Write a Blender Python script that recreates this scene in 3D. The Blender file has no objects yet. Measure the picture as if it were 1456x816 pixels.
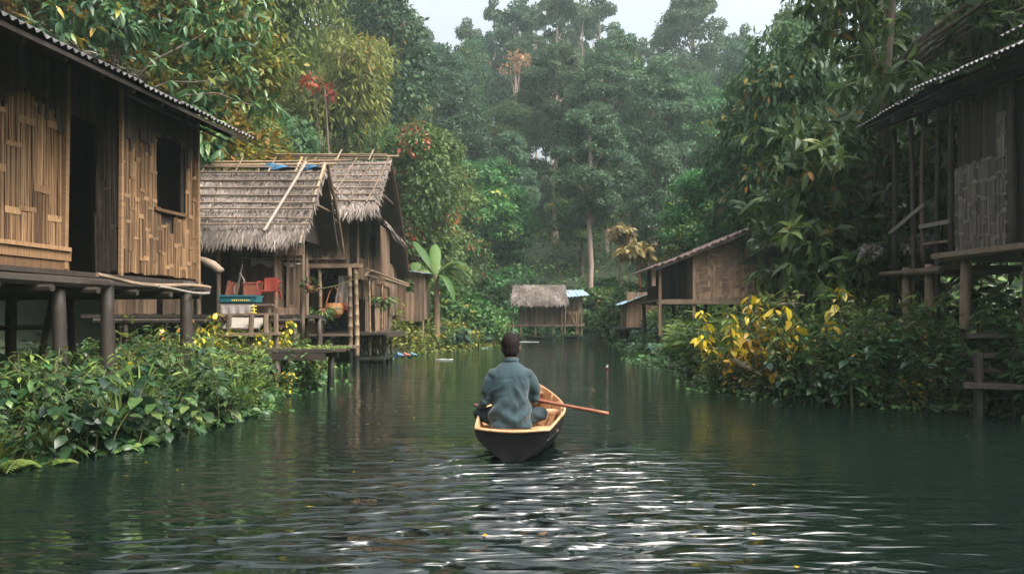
import bpy, math, random
import numpy as np
from mathutils import Vector, Matrix
random.seed(7)
RNG = np.random.default_rng(7)
PI = math.pi
S = bpy.context.scene
COL = S.collection
CAM_H = 1.35
F = 1132.0            # focal length in photo pixels, used to turn estimated distances into metres

def at(px, py, Y):
    return Vector(((px - 728) / F * Y, Y, CAM_H + (455 - py) / F * Y))

def smooth(a, b, x):
    t = np.clip((x - a) / (b - a), 0, 1)
    return t * t * (3 - 2 * t)

# ---------------------------------------------------------------- materials
def new_mat(name):
    m = bpy.data.materials.new(name)
    m.use_nodes = True
    nt = m.node_tree
    nt.nodes.clear()
    return m, nt.nodes, nt.links

def node(ns, t, **kw):
    n = ns.new(t)
    for k, v in kw.items():
        setattr(n, k, v)
    return n

def ramp(ns, stops):
    r = ns.new('ShaderNodeValToRGB')
    e = r.color_ramp.elements
    while len(e) < len(stops):
        e.new(0.5)
    for i, (p, c) in enumerate(stops):
        e[i].position = p
        e[i].color = (*c, 1)
    return r

def math_n(ns, ln, op, a, b=None, clamp=False):
    n = ns.new('ShaderNodeMath')
    n.operation = op
    n.use_clamp = clamp
    for i, v in enumerate((a, b)):
        if v is None:
            continue
        if isinstance(v, (int, float)):
            n.inputs[i].default_value = v
        else:
            ln.new(v, n.inputs[i])
    return n.outputs[0]

def noise(ns, ln, vec, scale, detail=4, rough=0.55):
    n = ns.new('ShaderNodeTexNoise')
    n.inputs['Scale'].default_value = scale
    n.inputs['Detail'].default_value = detail
    n.inputs['Roughness'].default_value = rough
    if vec is not None:
        ln.new(vec, n.inputs['Vector'])
    return n.outputs['Fac']

def coords(ns, ln, scale=(1, 1, 1), kind='Object'):
    tc = ns.new('ShaderNodeTexCoord')
    mp = ns.new('ShaderNodeMapping')
    mp.inputs['Scale'].default_value = scale
    ln.new(tc.outputs[kind], mp.inputs['Vector'])
    return mp.outputs['Vector']

def attr(ns, name):
    a = ns.new('ShaderNodeAttribute')
    a.attribute_name = name
    return a.outputs['Fac']

def solid(name, stops, scale=8, stretch=(1, 1, 1), rough=0.75, vmix=0.5, bump=0.0, spec=0.3, detail=6, metallic=0.0, stain=None, tide=False):
    """colour ramp driven by a noise and the per-piece attribute v"""
    m, ns, ln = new_mat(name)
    vec = coords(ns, ln, stretch)
    nz = noise(ns, ln, vec, scale, detail, 0.62)
    nz2 = math_n(ns, ln, 'MULTIPLY_ADD', nz, 1.7)
    ns[-1].inputs[2].default_value = -0.35
    a = math_n(ns, ln, 'MULTIPLY', nz2, 1 - vmix)
    b = math_n(ns, ln, 'MULTIPLY', attr(ns, 'v'), vmix)
    f = math_n(ns, ln, 'ADD', a, b, True)
    r = ramp(ns, stops)
    ln.new(f, r.inputs[0])
    p = ns.new('ShaderNodeBsdfPrincipled')
    base = r.outputs[0]
    if stain:                      # weather stains and mould: (colour, patches per metre, amount)
        sn = noise(ns, ln, coords(ns, ln, (1, 1, .6)), stain[1], 5, 0.65)
        mr = ns.new('ShaderNodeMapRange')
        mr.inputs['From Min'].default_value = .46; mr.inputs['From Max'].default_value = .68
        mr.inputs['To Max'].default_value = stain[2]
        ln.new(sn, mr.inputs['Value'])
        mx = ns.new('ShaderNodeMix'); mx.data_type = 'RGBA'
        ln.new(mr.outputs[0], mx.inputs['Factor']); ln.new(base, mx.inputs[6]); mx.inputs[7].default_value = (*stain[0], 1)
        base = mx.outputs[2]
    if tide:                       # algae-dark band where the wood stands in the river
        ge = ns.new('ShaderNodeNewGeometry'); sp = ns.new('ShaderNodeSeparateXYZ'); ln.new(ge.outputs['Position'], sp.inputs[0])
        wob = math_n(ns, ln, 'MULTIPLY_ADD', nz, -0.5); ln.new(sp.outputs['Z'], ns[-1].inputs[2])
        mr = ns.new('ShaderNodeMapRange'); mr.inputs['From Min'].default_value = .18; mr.inputs['From Max'].default_value = -.05
        ln.new(wob, mr.inputs['Value'])
        mx = ns.new('ShaderNodeMix'); mx.data_type = 'RGBA'
        ln.new(mr.outputs[0], mx.inputs['Factor']); ln.new(base, mx.inputs[6]); mx.inputs[7].default_value = (.012, .016, .009, 1)
        base = mx.outputs[2]
    ln.new(base, p.inputs['Base Color'])
    p.inputs['Roughness'].default_value = rough
    p.inputs['Specular IOR Level'].default_value = spec
    p.inputs['Metallic'].default_value = metallic
    if bump:
        bn = ns.new('ShaderNodeBump')
        bn.inputs['Strength'].default_value = 0.8
        bn.inputs['Distance'].default_value = bump
        ln.new(nz, bn.inputs['Height'])
        ln.new(bn.outputs[0], p.inputs['Normal'])
    o = ns.new('ShaderNodeOutputMaterial')
    ln.new(p.outputs[0], o.inputs[0])
    return m

def leaf_mat(name, green, accent=None, acc_lo=0.75, rough=0.5, trans=0.32, spec=0.18, hue_obj=0.05, val_obj=0.5, mottle=0.0):
    """green = stops over per-leaf v; accent = stops over per-leaf h (blossom, yellowed leaves)"""
    m, ns, ln = new_mat(name)
    r = ramp(ns, green)
    ln.new(attr(ns, 'v'), r.inputs[0])
    c = r.outputs[0]
    if accent:
        r2 = ramp(ns, accent)
        ln.new(attr(ns, 'v'), r2.inputs[0])
        mx = ns.new('ShaderNodeMix')
        mx.data_type = 'RGBA'
        mr = ns.new('ShaderNodeMapRange')
        mr.inputs['From Min'].default_value = acc_lo
        mr.inputs['From Max'].default_value = min(1.0, acc_lo + 0.12)
        ln.new(attr(ns, 'h'), mr.inputs['Value'])
        ln.new(mr.outputs[0], mx.inputs['Factor'])
        ln.new(c, mx.inputs[6])
        ln.new(r2.outputs[0], mx.inputs[7])
        c = mx.outputs[2]
    if mottle:
        nz = noise(ns, ln, coords(ns, ln, (1, 1, 1)), 22, 4, 0.6)
        mm = math_n(ns, ln, 'MULTIPLY_ADD', nz, 2 * mottle)
        ns[-1].inputs[2].default_value = 1 - mottle
        sc_ = ns.new('ShaderNodeVectorMath'); sc_.operation = 'SCALE'
        ln.new(c, sc_.inputs[0]); ln.new(mm, sc_.inputs['Scale'])
        c = sc_.outputs[0]
    oi = ns.new('ShaderNodeObjectInfo')
    hs = ns.new('ShaderNodeHueSaturation')
    h = math_n(ns, ln, 'MULTIPLY_ADD', oi.outputs['Random'], hue_obj)
    ns[-1].inputs[2].default_value = 0.5 - hue_obj / 2
    ln.new(h, hs.inputs['Hue'])
    wn = ns.new('ShaderNodeTexWhiteNoise')
    wn.noise_dimensions = '1D'
    ln.new(oi.outputs['Random'], wn.inputs['W'])
    vv = math_n(ns, ln, 'MULTIPLY_ADD', wn.outputs['Value'], val_obj)
    ns[-1].inputs[2].default_value = 1 - val_obj / 2
    ln.new(vv, hs.inputs['Value'])
    ln.new(c, hs.inputs['Color'])
    p = ns.new('ShaderNodeBsdfPrincipled')
    ln.new(hs.outputs[0], p.inputs['Base Color'])
    p.inputs['Roughness'].default_value = rough
    p.inputs['Specular IOR Level'].default_value = spec
    t = ns.new('ShaderNodeBsdfTranslucent')
    ln.new(hs.outputs[0], t.inputs['Color'])
    ms = ns.new('ShaderNodeMixShader')
    ms.inputs[0].default_value = trans
    ln.new(p.outputs[0], ms.inputs[1])
    ln.new(t.outputs[0], ms.inputs[2])
    o = ns.new('ShaderNodeOutputMaterial')
    ln.new(ms.outputs[0], o.inputs[0])
    return m

M = {}
# bamboo splints: streaked along z, tan with brown
M['splint'] = solid('bamboo_splint', [(0.0, (0.014, 0.008, 0.004)), (0.3, (0.06, 0.033, 0.016)), (0.6, (0.18, 0.104, 0.05)), (1.0, (0.42, 0.265, 0.135))], 3.0, (22, 22, 0.8), 0.7, 0.5, 0.003, stain=((0.04, 0.027, 0.018), 1.1, .7))
M['splint_h'] = solid('bamboo_cross_strip', [(0.0, (0.08, 0.046, 0.024)), (0.5, (0.19, 0.114, 0.06)), (1.0, (0.36, 0.24, 0.135))], 3.0, (1.5, 1.5, 9), 0.6, 0.5, 0.004)
M['splint_far'] = solid('weathered_bamboo', [(0.0, (0.04, 0.025, 0.016)), (0.4, (0.13, 0.083, 0.05)), (0.7, (0.23, 0.15, 0.094)), (1.0, (0.38, 0.27, 0.175))], 2.0, (9, 9, 0.8), 0.8, 0.55, stain=((0.05, 0.042, 0.035), .9, .75))
M['splint_grey'] = solid('grey_bamboo', [(0.0, (0.03, 0.026, 0.022)), (0.5, (0.10, 0.086, 0.07)), (1.0, (0.26, 0.23, 0.19))], 3.0, (7, 7, 0.9), 0.7, 0.55)
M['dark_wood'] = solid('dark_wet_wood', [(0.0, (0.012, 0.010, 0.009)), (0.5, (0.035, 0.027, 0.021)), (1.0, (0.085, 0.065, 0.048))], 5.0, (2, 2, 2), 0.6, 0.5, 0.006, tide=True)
M['wood'] = solid('weathered_wood', [(0.0, (0.045, 0.03, 0.02)), (0.5, (0.13, 0.088, 0.058)), (1.0, (0.26, 0.19, 0.135))], 5.0, (2, 2, 1), 0.7, 0.55, 0.005, stain=((0.03, 0.035, 0.022), 1.5, .7), tide=True)
M['pole'] = solid('bamboo_pole', [(0.0, (0.07, 0.046, 0.026)), (0.5, (0.17, 0.115, 0.068)), (1.0, (0.31, 0.225, 0.14))], 4.0, (2, 2, 1), 0.55, 0.6, 0.003, stain=((0.05, 0.045, 0.035), 1.5, .7), tide=True)
M['thatch'] = solid('palm_thatch', [(0.0, (0.014, 0.011, 0.009)), (0.35, (0.07, 0.055, 0.045)), (0.65, (0.16, 0.132, 0.112)), (1.0, (0.34, 0.30, 0.265))], 3.0, (1, 1, 1), 0.85, 0.75, stain=((0.045, 0.04, 0.028), 1.0, .8))
M['tin'] = solid('old_tin', [(0.0, (0.03, 0.026, 0.024)), (0.45, (0.08, 0.075, 0.07)), (1.0, (0.2, 0.2, 0.2))], 2.5, (1, 1, 1), 0.45, 0.3, 0, 0.5, 6, 0.3)
M['tin_blue'] = solid('blue_tin', [(0.0, (0.12, 0.20, 0.27)), (0.5, (0.22, 0.33, 0.42)), (1.0, (0.42, 0.52, 0.58))], 2.5, (1, 1, 1), 0.4, 0.3)
M['tin_red'] = solid('rusty_tin', [(0.0, (0.06, 0.036, 0.03)), (0.5, (0.15, 0.09, 0.08)), (1.0, (0.3, 0.22, 0.2))], 2.5, (1, 1, 1), 0.55, 0.3)
M['tarp'] = solid('blue_tarp', [(0.0, (0.012, 0.04, 0.07)), (0.55, (0.02, 0.085, 0.16)), (1.0, (0.10, 0.18, 0.25))], 9, (1, 1, 1), 0.4, 0.2)
M['red'] = solid('red_plastic', [(0.0, (0.08, 0.011, 0.007)), (1.0, (0.17, 0.026, 0.014))], 6, (1, 1, 1), 0.45, 0.4)
M['rust'] = solid('rust_brown', [(0.0, (0.10, 0.03, 0.018)), (1.0, (0.24, 0.085, 0.05))], 6, (1, 1, 1), 0.6, 0.4)
M['teal'] = solid('teal_plastic', [(0.0, (0.008, 0.05, 0.065)), (1.0, (0.025, 0.12, 0.14))], 6, (1, 1, 1), 0.4, 0.4)
M['cloth_grey'] = solid('grey_cloth', [(0.0, (0.16, 0.14, 0.125)), (1.0, (0.34, 0.31, 0.28))], 6, (1, 1, 1), 0.9, 0.3)
M['orange'] = solid('orange_weave', [(0.0, (0.12, 0.05, 0.018)), (1.0, (0.33, 0.15, 0.05))], 9, (1, 1, 1), 0.7, 0.4)
M['white'] = solid('white_plastic', [(0.0, (0.3, 0.32, 0.32)), (1.0, (0.55, 0.58, 0.58))], 6, (1, 1, 1), 0.4, 0.3)
M['yellow'] = solid('yellow_rope', [(0.0, (0.45, 0.36, 0.04)), (1.0, (0.65, 0.52, 0.08))], 6, (1, 1, 1), 0.7, 0.3)
M['bark'] = solid('brown_bark', [(0.0, (0.035, 0.026, 0.02)), (0.5, (0.085, 0.064, 0.048)), (1.0, (0.17, 0.135, 0.105))], 4, (3, 3, 0.8), 0.85, 0.3, 0.02)
M['bark_pale'] = solid('pale_bark', [(0.0, (0.13, 0.09, 0.065)), (0.5, (0.27, 0.2, 0.155)), (1.0, (0.44, 0.36, 0.3))], 2, (3, 3, 0.5), 0.85, 0.2, 0.02)
M['stem'] = solid('green_stem', [(0.0, (0.05, 0.055, 0.02)), (1.0, (0.14, 0.14, 0.055))], 6, (1, 1, 1), 0.6, 0.5)
M['earth'] = solid('wet_earth', [(0.0, (0.01, 0.014, 0.008)), (0.5, (0.022, 0.032, 0.014)), (1.0, (0.05, 0.062, 0.026))], 0.7, (1, 1, 1), 0.9, 0.0, 0.15)

G_MID = [(0, (0.026, 0.059, 0.017)), (0.5, (0.052, 0.109, 0.029)), (0.9, (0.096, 0.171, 0.043)), (1, (0.160, 0.231, 0.066))]
G_DARK = [(0, (0.012, 0.036, 0.014)), (0.5, (0.026, 0.070, 0.026)), (0.9, (0.049, 0.112, 0.038)), (1, (0.087, 0.161, 0.060))]
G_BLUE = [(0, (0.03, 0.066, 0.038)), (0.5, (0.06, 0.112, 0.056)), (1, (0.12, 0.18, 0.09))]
G_OLIVE = [(0, (0.052, 0.070, 0.014)), (0.5, (0.104, 0.133, 0.026)), (1, (0.210, 0.235, 0.048))]
G_LIGHT = [(0, (0.04, 0.075, 0.016)), (0.5, (0.09, 0.14, 0.03)), (1, (0.19, 0.235, 0.055))]
A_YEL = [(0, (0.16, 0.125, 0.02)), (0.6, (0.30, 0.22, 0.03)), (1, (0.42, 0.2, 0.03))]
A_RED = [(0, (0.20, 0.06, 0.03)), (0.5, (0.32, 0.10, 0.045)), (1, (0.36, 0.17, 0.05))]
G_BAN = [(0, (0.03, 0.07, 0.018)), (0.5, (0.06, 0.115, 0.028)), (1, (0.12, 0.165, 0.05))]
A_PINK = [(0, (0.26, 0.10, 0.07)), (1, (0.38, 0.17, 0.12))]
M['leaf_mid'] = leaf_mat('leaf_mid', G_MID, A_YEL, 0.93, hue_obj=.09, val_obj=.7)
M['leaf_dark'] = leaf_mat('leaf_dark', G_DARK, A_YEL, 0.985)
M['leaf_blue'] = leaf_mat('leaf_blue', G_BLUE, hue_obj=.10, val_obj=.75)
M['leaf_olive'] = leaf_mat('leaf_olive', G_OLIVE, A_YEL, 0.88)
M['leaf_gold'] = leaf_mat('leaf_gold', G_OLIVE, A_YEL, 0.6)
M['leaf_light'] = leaf_mat('leaf_light', G_LIGHT, A_YEL, 0.9)
M['leaf_red'] = leaf_mat('leaf_red', G_MID, A_RED, 0.8)
M['leaf_banana'] = leaf_mat('leaf_banana', G_BAN)
M['leaf_pink'] = leaf_mat('leaf_pink', G_MID, A_PINK, 0.3)
M['leaf_near'] = leaf_mat('leaf_near', [(0, (0.006, 0.02, 0.012)), (0.35, (0.016, 0.045, 0.02)), (0.65, (0.034, 0.074, 0.025)), (0.85, (0.075, 0.12, 0.035)), (1, (0.15, 0.185, 0.05))], [(0, (0.12, 0.06, 0.02)), (0.5, (0.3, 0.2, 0.03)), (1, (0.42, 0.2, 0.03))], 0.95, 0.32, 0.3, 0.4, 0.07, 0.6, 0.8)
M['leaf_wet'] = leaf_mat('leaf_wet', [(0, (0.014, 0.04, 0.016)), (0.4, (0.036, 0.08, 0.027)), (0.75, (0.075, 0.13, 0.038)), (1, (0.17, 0.22, 0.07))], A_YEL, 0.965, 0.34, 0.3, 0.35, 0.07, 0.6, 0.7)
M['leaf_big'] = leaf_mat('leaf_big', [(0, (0.02, 0.052, 0.018)), (0.45, (0.062, 0.12, 0.034)), (0.8, (0.12, 0.185, 0.05)), (1, (0.2, 0.26, 0.08))], A_YEL, 0.985, 0.36, 0.42, 0.35, 0.05, 0.4, 0.6)
M['leaf_yellow'] = leaf_mat('leaf_yellow', G_LIGHT, [(0, (0.42, 0.27, 0.015)), (0.7, (0.62, 0.42, 0.03)), (1, (0.6, 0.27, 0.02))], 0.45, 0.35, 0.35, 0.4)
M['leaf_dry'] = leaf_mat('leaf_dry', [(0, (0.16, 0.115, 0.05)), (0.5, (0.28, 0.2, 0.09)), (1, (0.42, 0.33, 0.17))])

# ---------------------------------------------------------------- mesh helpers
class MB:
    """collects shapes, builds ONE mesh object"""
    def __init__(s):
        s.v = []; s.f = []; s.a = []; s.h = []; s.n = 0
    def add(s, vs, fs, v=None, h=0.0):
        vs = np.asarray([tuple(p) for p in vs], float)
        if v is None:
            v = random.random()
        s.v.append(vs)
        s.f += [tuple(i + s.n for i in f) for f in fs]
        s.a.append(np.full(len(vs), v)); s.h.append(np.full(len(vs), h))
        s.n += len(vs)
    def box(s, c, sx, sy, sz, X=None, Y=None, Z=None, v=None):
        X = X or Vector((1, 0, 0)); Y = Y or Vector((0, 1, 0)); Z = Z or Vector((0, 0, 1))
        c = Vector(c)
        vs = [c + X * (a * sx / 2) + Y * (b * sy / 2) + Z * (d * sz / 2) for a in (-1, 1) for b in (-1, 1) for d in (-1, 1)]
        s.add(vs, [(0, 1, 3, 2), (4, 6, 7, 5), (0, 4, 5, 1), (2, 3, 7, 6), (0, 2, 6, 4), (1, 5, 7, 3)], v)
    def beam(s, a, b, w, h, up=(0, 0, 1), v=None):
        a = Vector(a); b = Vector(b)
        d = (b - a); L = d.length; d = d / L
        up = Vector(up)
        sd = d.cross(up)
        if sd.length < 1e-4:
            sd = d.cross(Vector((0, 1, 0)))
        sd.normalize()
        u = sd.cross(d)
        s.box((a + b) / 2, L, w, h, d, sd, u, v)
    def tube(s, pts, rad, n=7, v=None, cap=True, h=0.0, wob=0.0):
        pts = [Vector(p) for p in pts]
        if isinstance(rad, (int, float)):
            rad = [rad] * len(pts)
        vs = []; fs = []
        ref = Vector((0.3, 0.2, 0.93))
        for i, p in enumerate(pts):
            d = (pts[min(i + 1, len(pts) - 1)] - pts[max(i - 1, 0)])
            d.normalize()
            r0 = ref if abs(d.dot(ref)) < 0.95 else Vector((1, 0, 0))
            x = d.cross(r0); x.normalize(); y = d.cross(x)
            for k in range(n):
                t = 2 * PI * k / n
                rr = rad[i] * (1 + wob * random.uniform(-1, 1))
                vs.append(p + x * (math.cos(t) * rr) + y * (math.sin(t) * rr))
        for i in range(len(pts) - 1):
            for k in range(n):
                fs.append((i * n + k, i * n + (k + 1) % n, (i + 1) * n + (k + 1) % n, (i + 1) * n + k))
        if cap:
            fs.append(tuple(range(n - 1, -1, -1)))
            fs.append(tuple((len(pts) - 1) * n + k for k in range(n)))
        s.add(vs, fs, v, h)
    def pole(s, a, b, r, v=None, n=7, nodes=False):
        """a slightly crooked round pole; nodes = bamboo joints"""
        a = Vector(a); b = Vector(b)
        L = (b - a).length
        k = max(2, int(L / (0.32 if nodes else 0.5)) + 1)
        pts = []; rs = []
        off = Vector((random.uniform(-1, 1), random.uniform(-1, 1), 0)) * (0.012 * L)
        for i in range(k + 1):
            t = i / k
            p = a.lerp(b, t) + off * math.sin(t * PI)
            rr = r * (1.06 - 0.16 * t) * random.uniform(0.94, 1.05)
            if nodes and 0 < i < k:
                d = (b - a).normalized() * 0.02
                pts += [p - d, p, p + d]; rs += [rr, rr * 1.18, rr]
            else:
                pts.append(p); rs.append(rr)
        s.tube(pts, rs, n, v)
    def sheet(s, grid, th=0.0, v=None):
        """grid[i][j] of points -> surface, with thickness along local normal z"""
        ni = len(grid); nj = len(grid[0])
        vs = [p for r in grid for p in r]
        fs = [(i * nj + j, i * nj + j + 1, (i + 1) * nj + j + 1, (i + 1) * nj + j) for i in range(ni - 1) for j in range(nj - 1)]
        if th:
            k = ni * nj
            vs = vs + [Vector(p) - Vector((0, 0, th)) for p in vs]
            fs = fs + [tuple(k + q for q in reversed(f)) for f in fs]
            for j in range(nj - 1):
                fs.append((j, k + j, k + j + 1, j + 1)); b = (ni - 1) * nj
                fs.append((b + j + 1, k + b + j + 1, k + b + j, b + j))
            for i in range(ni - 1):
                a0, a1 = i * nj, (i + 1) * nj
                fs.append((a1, k + a1, k + a0, a0))
                fs.append((a0 + nj - 1, k + a0 + nj - 1, k + a1 + nj - 1, a1 + nj - 1))
        s.add(vs, fs, v)
    def build(s, name, mat, parent=None, smooth_=False, **props):
        vs = np.concatenate(s.v) if s.v else np.zeros((0, 3))
        if parent is not None:
            vs = vs - np.array(base_of(parent))
        me = bpy.data.meshes.new(name)
        me.from_pydata([tuple(p) for p in vs], [], s.f)
        for nm, arr in (('v', s.a), ('h', s.h)):
            at_ = me.attributes.new(nm, 'FLOAT', 'POINT')
            at_.data.foreach_set('value', np.concatenate(arr).astype(np.float32))
        me.materials.append(M[mat] if isinstance(mat, str) else mat)
        if smooth_:
            me.polygons.foreach_set('use_smooth', [True] * len(me.polygons))
        me.update()
        return link(name, me, parent, **props)

BASES = {}
def base_of(o):
    p = Vector(o.location)
    while o.parent:
        o = o.parent
        p += Vector(o.location)
    return p

def link(name, me, parent=None, **props):
    o = bpy.data.objects.new(name, me)
    COL.objects.link(o)
    if parent is not None:
        o.parent = parent
    for k, v in props.items():
        o[k] = v
    return o

def thing(name, label, cat, loc=(0, 0, 0), group=None):
    o = bpy.data.objects.new(name, None)
    o.empty_display_size = 0.3
    COL.objects.link(o)
    o.location = loc
    o['label'] = label; o['category'] = cat
    if group:
        o['group'] = group
    return o

def tag(o, label=None, cat=None, group=None, kind=None):
    for k, v in (('label', label), ('category', cat), ('group', group), ('kind', kind)):
        if v:
            o[k] = v
    return o

def dup(root, loc, rz=0.0, sc=1.0, label=None, group=None, tilt=0.0):
    r = root.copy(); COL.objects.link(r)
    r.location = loc; r.rotation_euler = (tilt, tilt * 0.6, rz)
    r.scale = (sc, sc, sc) if isinstance(sc, (int, float)) else sc
    if label: r['label'] = label
    if group: r['group'] = group
    elif 'group' in r and group == '': del r['group']
    for ch in list(root.children):
        c = ch.copy(); COL.objects.link(c); c.parent = r
        for g in list(ch.children):
            d = g.copy(); COL.objects.link(d); d.parent = c
    return r

# ---- leaves: numpy batches. pos, axis (stem to tip), nrm (face up), all (n,3)
def unit(a):
    return a / (np.linalg.norm(a, axis=1, keepdims=True) + 1e-9)

def leaves_mesh(name, pos, axis, nrm, L, W, v, h, mat, parent=None, fine=False, curl=0.25, smooth_=False, **props):
    n = len(pos)
    axis = unit(axis)
    side = unit(np.cross(axis, nrm)); up = np.cross(side, axis)
    L = np.broadcast_to(np.asarray(L, float), (n,))[:, None]
    W = np.broadcast_to(np.asarray(W, float), (n,))[:, None]
    if fine:
        st = [(0, 0, 0), (0.28, 0.42, 0.06), (0.28, 0, 0), (0.28, -0.42, 0.06), (0.66, 0.36, -0.03), (0.66, 0, -0.09), (0.66, -0.36, -0.03), (1, 0, -0.30)]
        fc = [(0, 2, 1), (0, 3, 2), (1, 2, 5, 4), (2, 3, 6, 5), (4, 5, 7), (5, 6, 7)]
    else:
        st = [(0, 0, 0), (0.45, 0.5, 0.02), (1, 0, -0.12), (0.45, -0.5, 0.02)]
        fc = [(0, 1, 2, 3)]
    k = len(st)
    V = np.zeros((n, k, 3))
    for i, (a, b, c) in enumerate(st):
        V[:, i] = pos + axis * (a * L) + side * (b * W) + up * (c * L * curl * 3)
    me = bpy.data.meshes.new(name)
    V = V.reshape(-1, 3)
    loops = np.array([q for f in fc for q in f]); cnt = np.array([len(f) for f in fc])
    allv = (np.arange(n)[:, None] * k + loops[None, :]).ravel()
    tot = np.tile(cnt, n); start = np.concatenate(([0], np.cumsum(tot)[:-1]))
    me.vertices.add(len(V)); me.vertices.foreach_set('co', V.astype(np.float32).ravel())
    me.loops.add(len(allv)); me.loops.foreach_set('vertex_index', allv.astype(np.int32))
    me.polygons.add(len(tot)); me.polygons.foreach_set('loop_start', start.astype(np.int32))
    me.polygons.foreach_set('loop_total', tot.astype(np.int32))
    if smooth_:
        me.polygons.foreach_set('use_smooth', np.ones(len(tot), bool))
    me.update(calc_edges=True)
    for nm, arr in (('v', v), ('h', h)):
        a = me.attributes.new(nm, 'FLOAT', 'POINT')
        a.data.foreach_set('value', np.repeat(np.broadcast_to(arr, (n,)), k).astype(np.float32))
    me.materials.append(M[mat])
    return link(name, me, parent, **props)

def rdir(n, rng=RNG):
    return unit(rng.normal(size=(n, 3)))

# ---------------------------------------------------------------- terrain
LB = np.array([(-30, -9), (0, -6.2), (5, -5.6), (7.3, -4.6), (8.3, -4.1), (11.5, -3.8), (13.5, -4.2), (17.5, -4.1), (19, -5.2), (24.6, -5.6), (28, -4.9), (31.8, -3.75), (35.5, -2.2), (43.7, -0.55), (52, -0.5), (57, -0.6), (400, -0.6)])
RB = np.array([(-30, 12), (0, 9), (9.5, 7.4), (11, 7.2), (12, 6.2), (13.2, 4.6), (15.2, 4.05), (19, 4.6), (25.5, 4.3), (33, 5.4), (51, 6.6), (57, 7), (400, 7)])
def bank_l(y): return np.interp(y, LB[:, 0], LB[:, 1])
def bank_r(y): return np.interp(y, RB[:, 0], RB[:, 1])
def height(x, y):
    x = np.asarray(x, float); y = np.asarray(y, float)
    dl = bank_l(y) - x; dr = x - bank_r(y); de = y - 57.0
    d = np.maximum(np.maximum(dl, dr), de)
    z = -0.9 + 1.15 * smooth(-1.6, 1.2, d)
    hl = np.clip(dl - 7, 0, None) * 0.62
    hl = 48 * np.tanh(hl / 48)
    hr = np.clip(dr - 10, 0, None) * 0.42
    hr = 38 * np.tanh(hr / 38)
    he = np.clip(de - 5, 0, None) * 0.50
    he = 33.0 * np.tanh(he / 33)
    w = smooth(20, 34, y)
    z = z + np.maximum(np.maximum(hl * (0.35 + 0.65 * w), hr), he) + 0.25 * smooth(2, 6, d)
    z = z + smooth(6, 20, d) * 1.2 * (np.sin(x * 0.23 + 1.3) * np.cos(y * 0.19) + 0.5 * np.sin(x * 0.61 + y * 0.47))
    return z

def grid_mesh(name, xs, ys, zf, mat):
    Xg, Yg = np.meshgrid(xs, ys)
    Z = zf(Xg, Yg)
    V = np.stack([Xg, Yg, Z], -1).reshape(-1, 3)
    nx, ny = len(xs), len(ys)
    i = (np.arange(ny - 1)[:, None] * nx + np.arange(nx - 1)[None, :]).ravel()
    Fc = np.stack([i, i + 1, i + nx + 1, i + nx], 1)
    me = bpy.data.meshes.new(name)
    me.vertices.add(len(V)); me.vertices.foreach_set('co', V.astype(np.float32).ravel())
    me.loops.add(Fc.size); me.loops.foreach_set('vertex_index', Fc.ravel().astype(np.int32))
    me.polygons.add(len(Fc)); me.polygons.foreach_set('loop_start', (np.arange(len(Fc)) * 4).astype(np.int32))
    me.polygons.foreach_set('loop_total', np.full(len(Fc), 4, np.int32))
    me.polygons.foreach_set('use_smooth', np.ones(len(Fc), bool))
    me.update(calc_edges=True)
    me.materials.append(M[mat] if isinstance(mat, str) else mat)
    return link(name, me)

def axis_pts(*segs):
    out = []
    for a, b, st in segs:
        out += list(np.arange(a, b - 1e-6, st))
    out.append(segs[-1][1])
    return np.array(out)

o = grid_mesh('ground', axis_pts((-240, -40, 10), (-40, 40, 0.8), (40, 240, 10)), axis_pts((-60, 0, 6), (0, 62, 0.8), (62, 150, 3), (150, 320, 10)), height, 'earth')
tag(o, kind='structure')

# water ------------------------------------------------------------
def water_mat():
    m, ns, ln = new_mat('river_water')
    p = ns.new('ShaderNodeBsdfPrincipled')
    p.inputs['Base Color'].default_value = (0.0035, 0.0075, 0.006, 1)
    p.inputs['Roughness'].default_value = 0.035
    p.inputs['IOR'].default_value = 1.55
    n1 = noise(ns, ln, coords(ns, ln, (1.3, 4.2, 1)), 1.0, 2, 0.5)
    n2 = noise(ns, ln, coords(ns, ln, (4.0, 14.0, 1)), 1.0, 3, 0.55)
    n3 = noise(ns, ln, coords(ns, ln, (0.22, 0.35, 1)), 1.0, 2, 0.5)
    nw = noise(ns, ln, coords(ns, ln, (2.0, 6.2, 1)), 1.0, 1.6, 0.5)
    ns[-1].inputs['Distortion'].default_value = 0.6
    calm = ns.new('ShaderNodeMapRange')
    calm.inputs['From Min'].default_value = 0.35; calm.inputs['From Max'].default_value = 0.65
    calm.inputs['To Min'].default_value = 0.4; calm.inputs['To Max'].default_value = 1.1
    ln.new(n3, calm.inputs['Value'])
    hsum = math_n(ns, ln, 'ADD', math_n(ns, ln, 'MULTIPLY', n1, 1.15), math_n(ns, ln, 'MULTIPLY', n2, 0.36))
    hh = math_n(ns, ln, 'MULTIPLY', hsum, calm.outputs[0])
    wk = math_n(ns, ln, 'MULTIPLY', math_n(ns, ln, 'MULTIPLY', nw, attr(ns, 'wake')), 17.0)
    hh = math_n(ns, ln, 'ADD', hh, wk)
    b = ns.new('ShaderNodeBump')
    b.inputs['Strength'].default_value = 1.0
    b.inputs['Distance'].default_value = 0.024
    ln.new(hh, b.inputs['Height'])
    ln.new(b.outputs[0], p.inputs['Normal'])
    o = ns.new('ShaderNodeOutputMaterial')
    ln.new(p.outputs[0], o.inputs[0])
    return m
M['water'] = water_mat()

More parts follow.
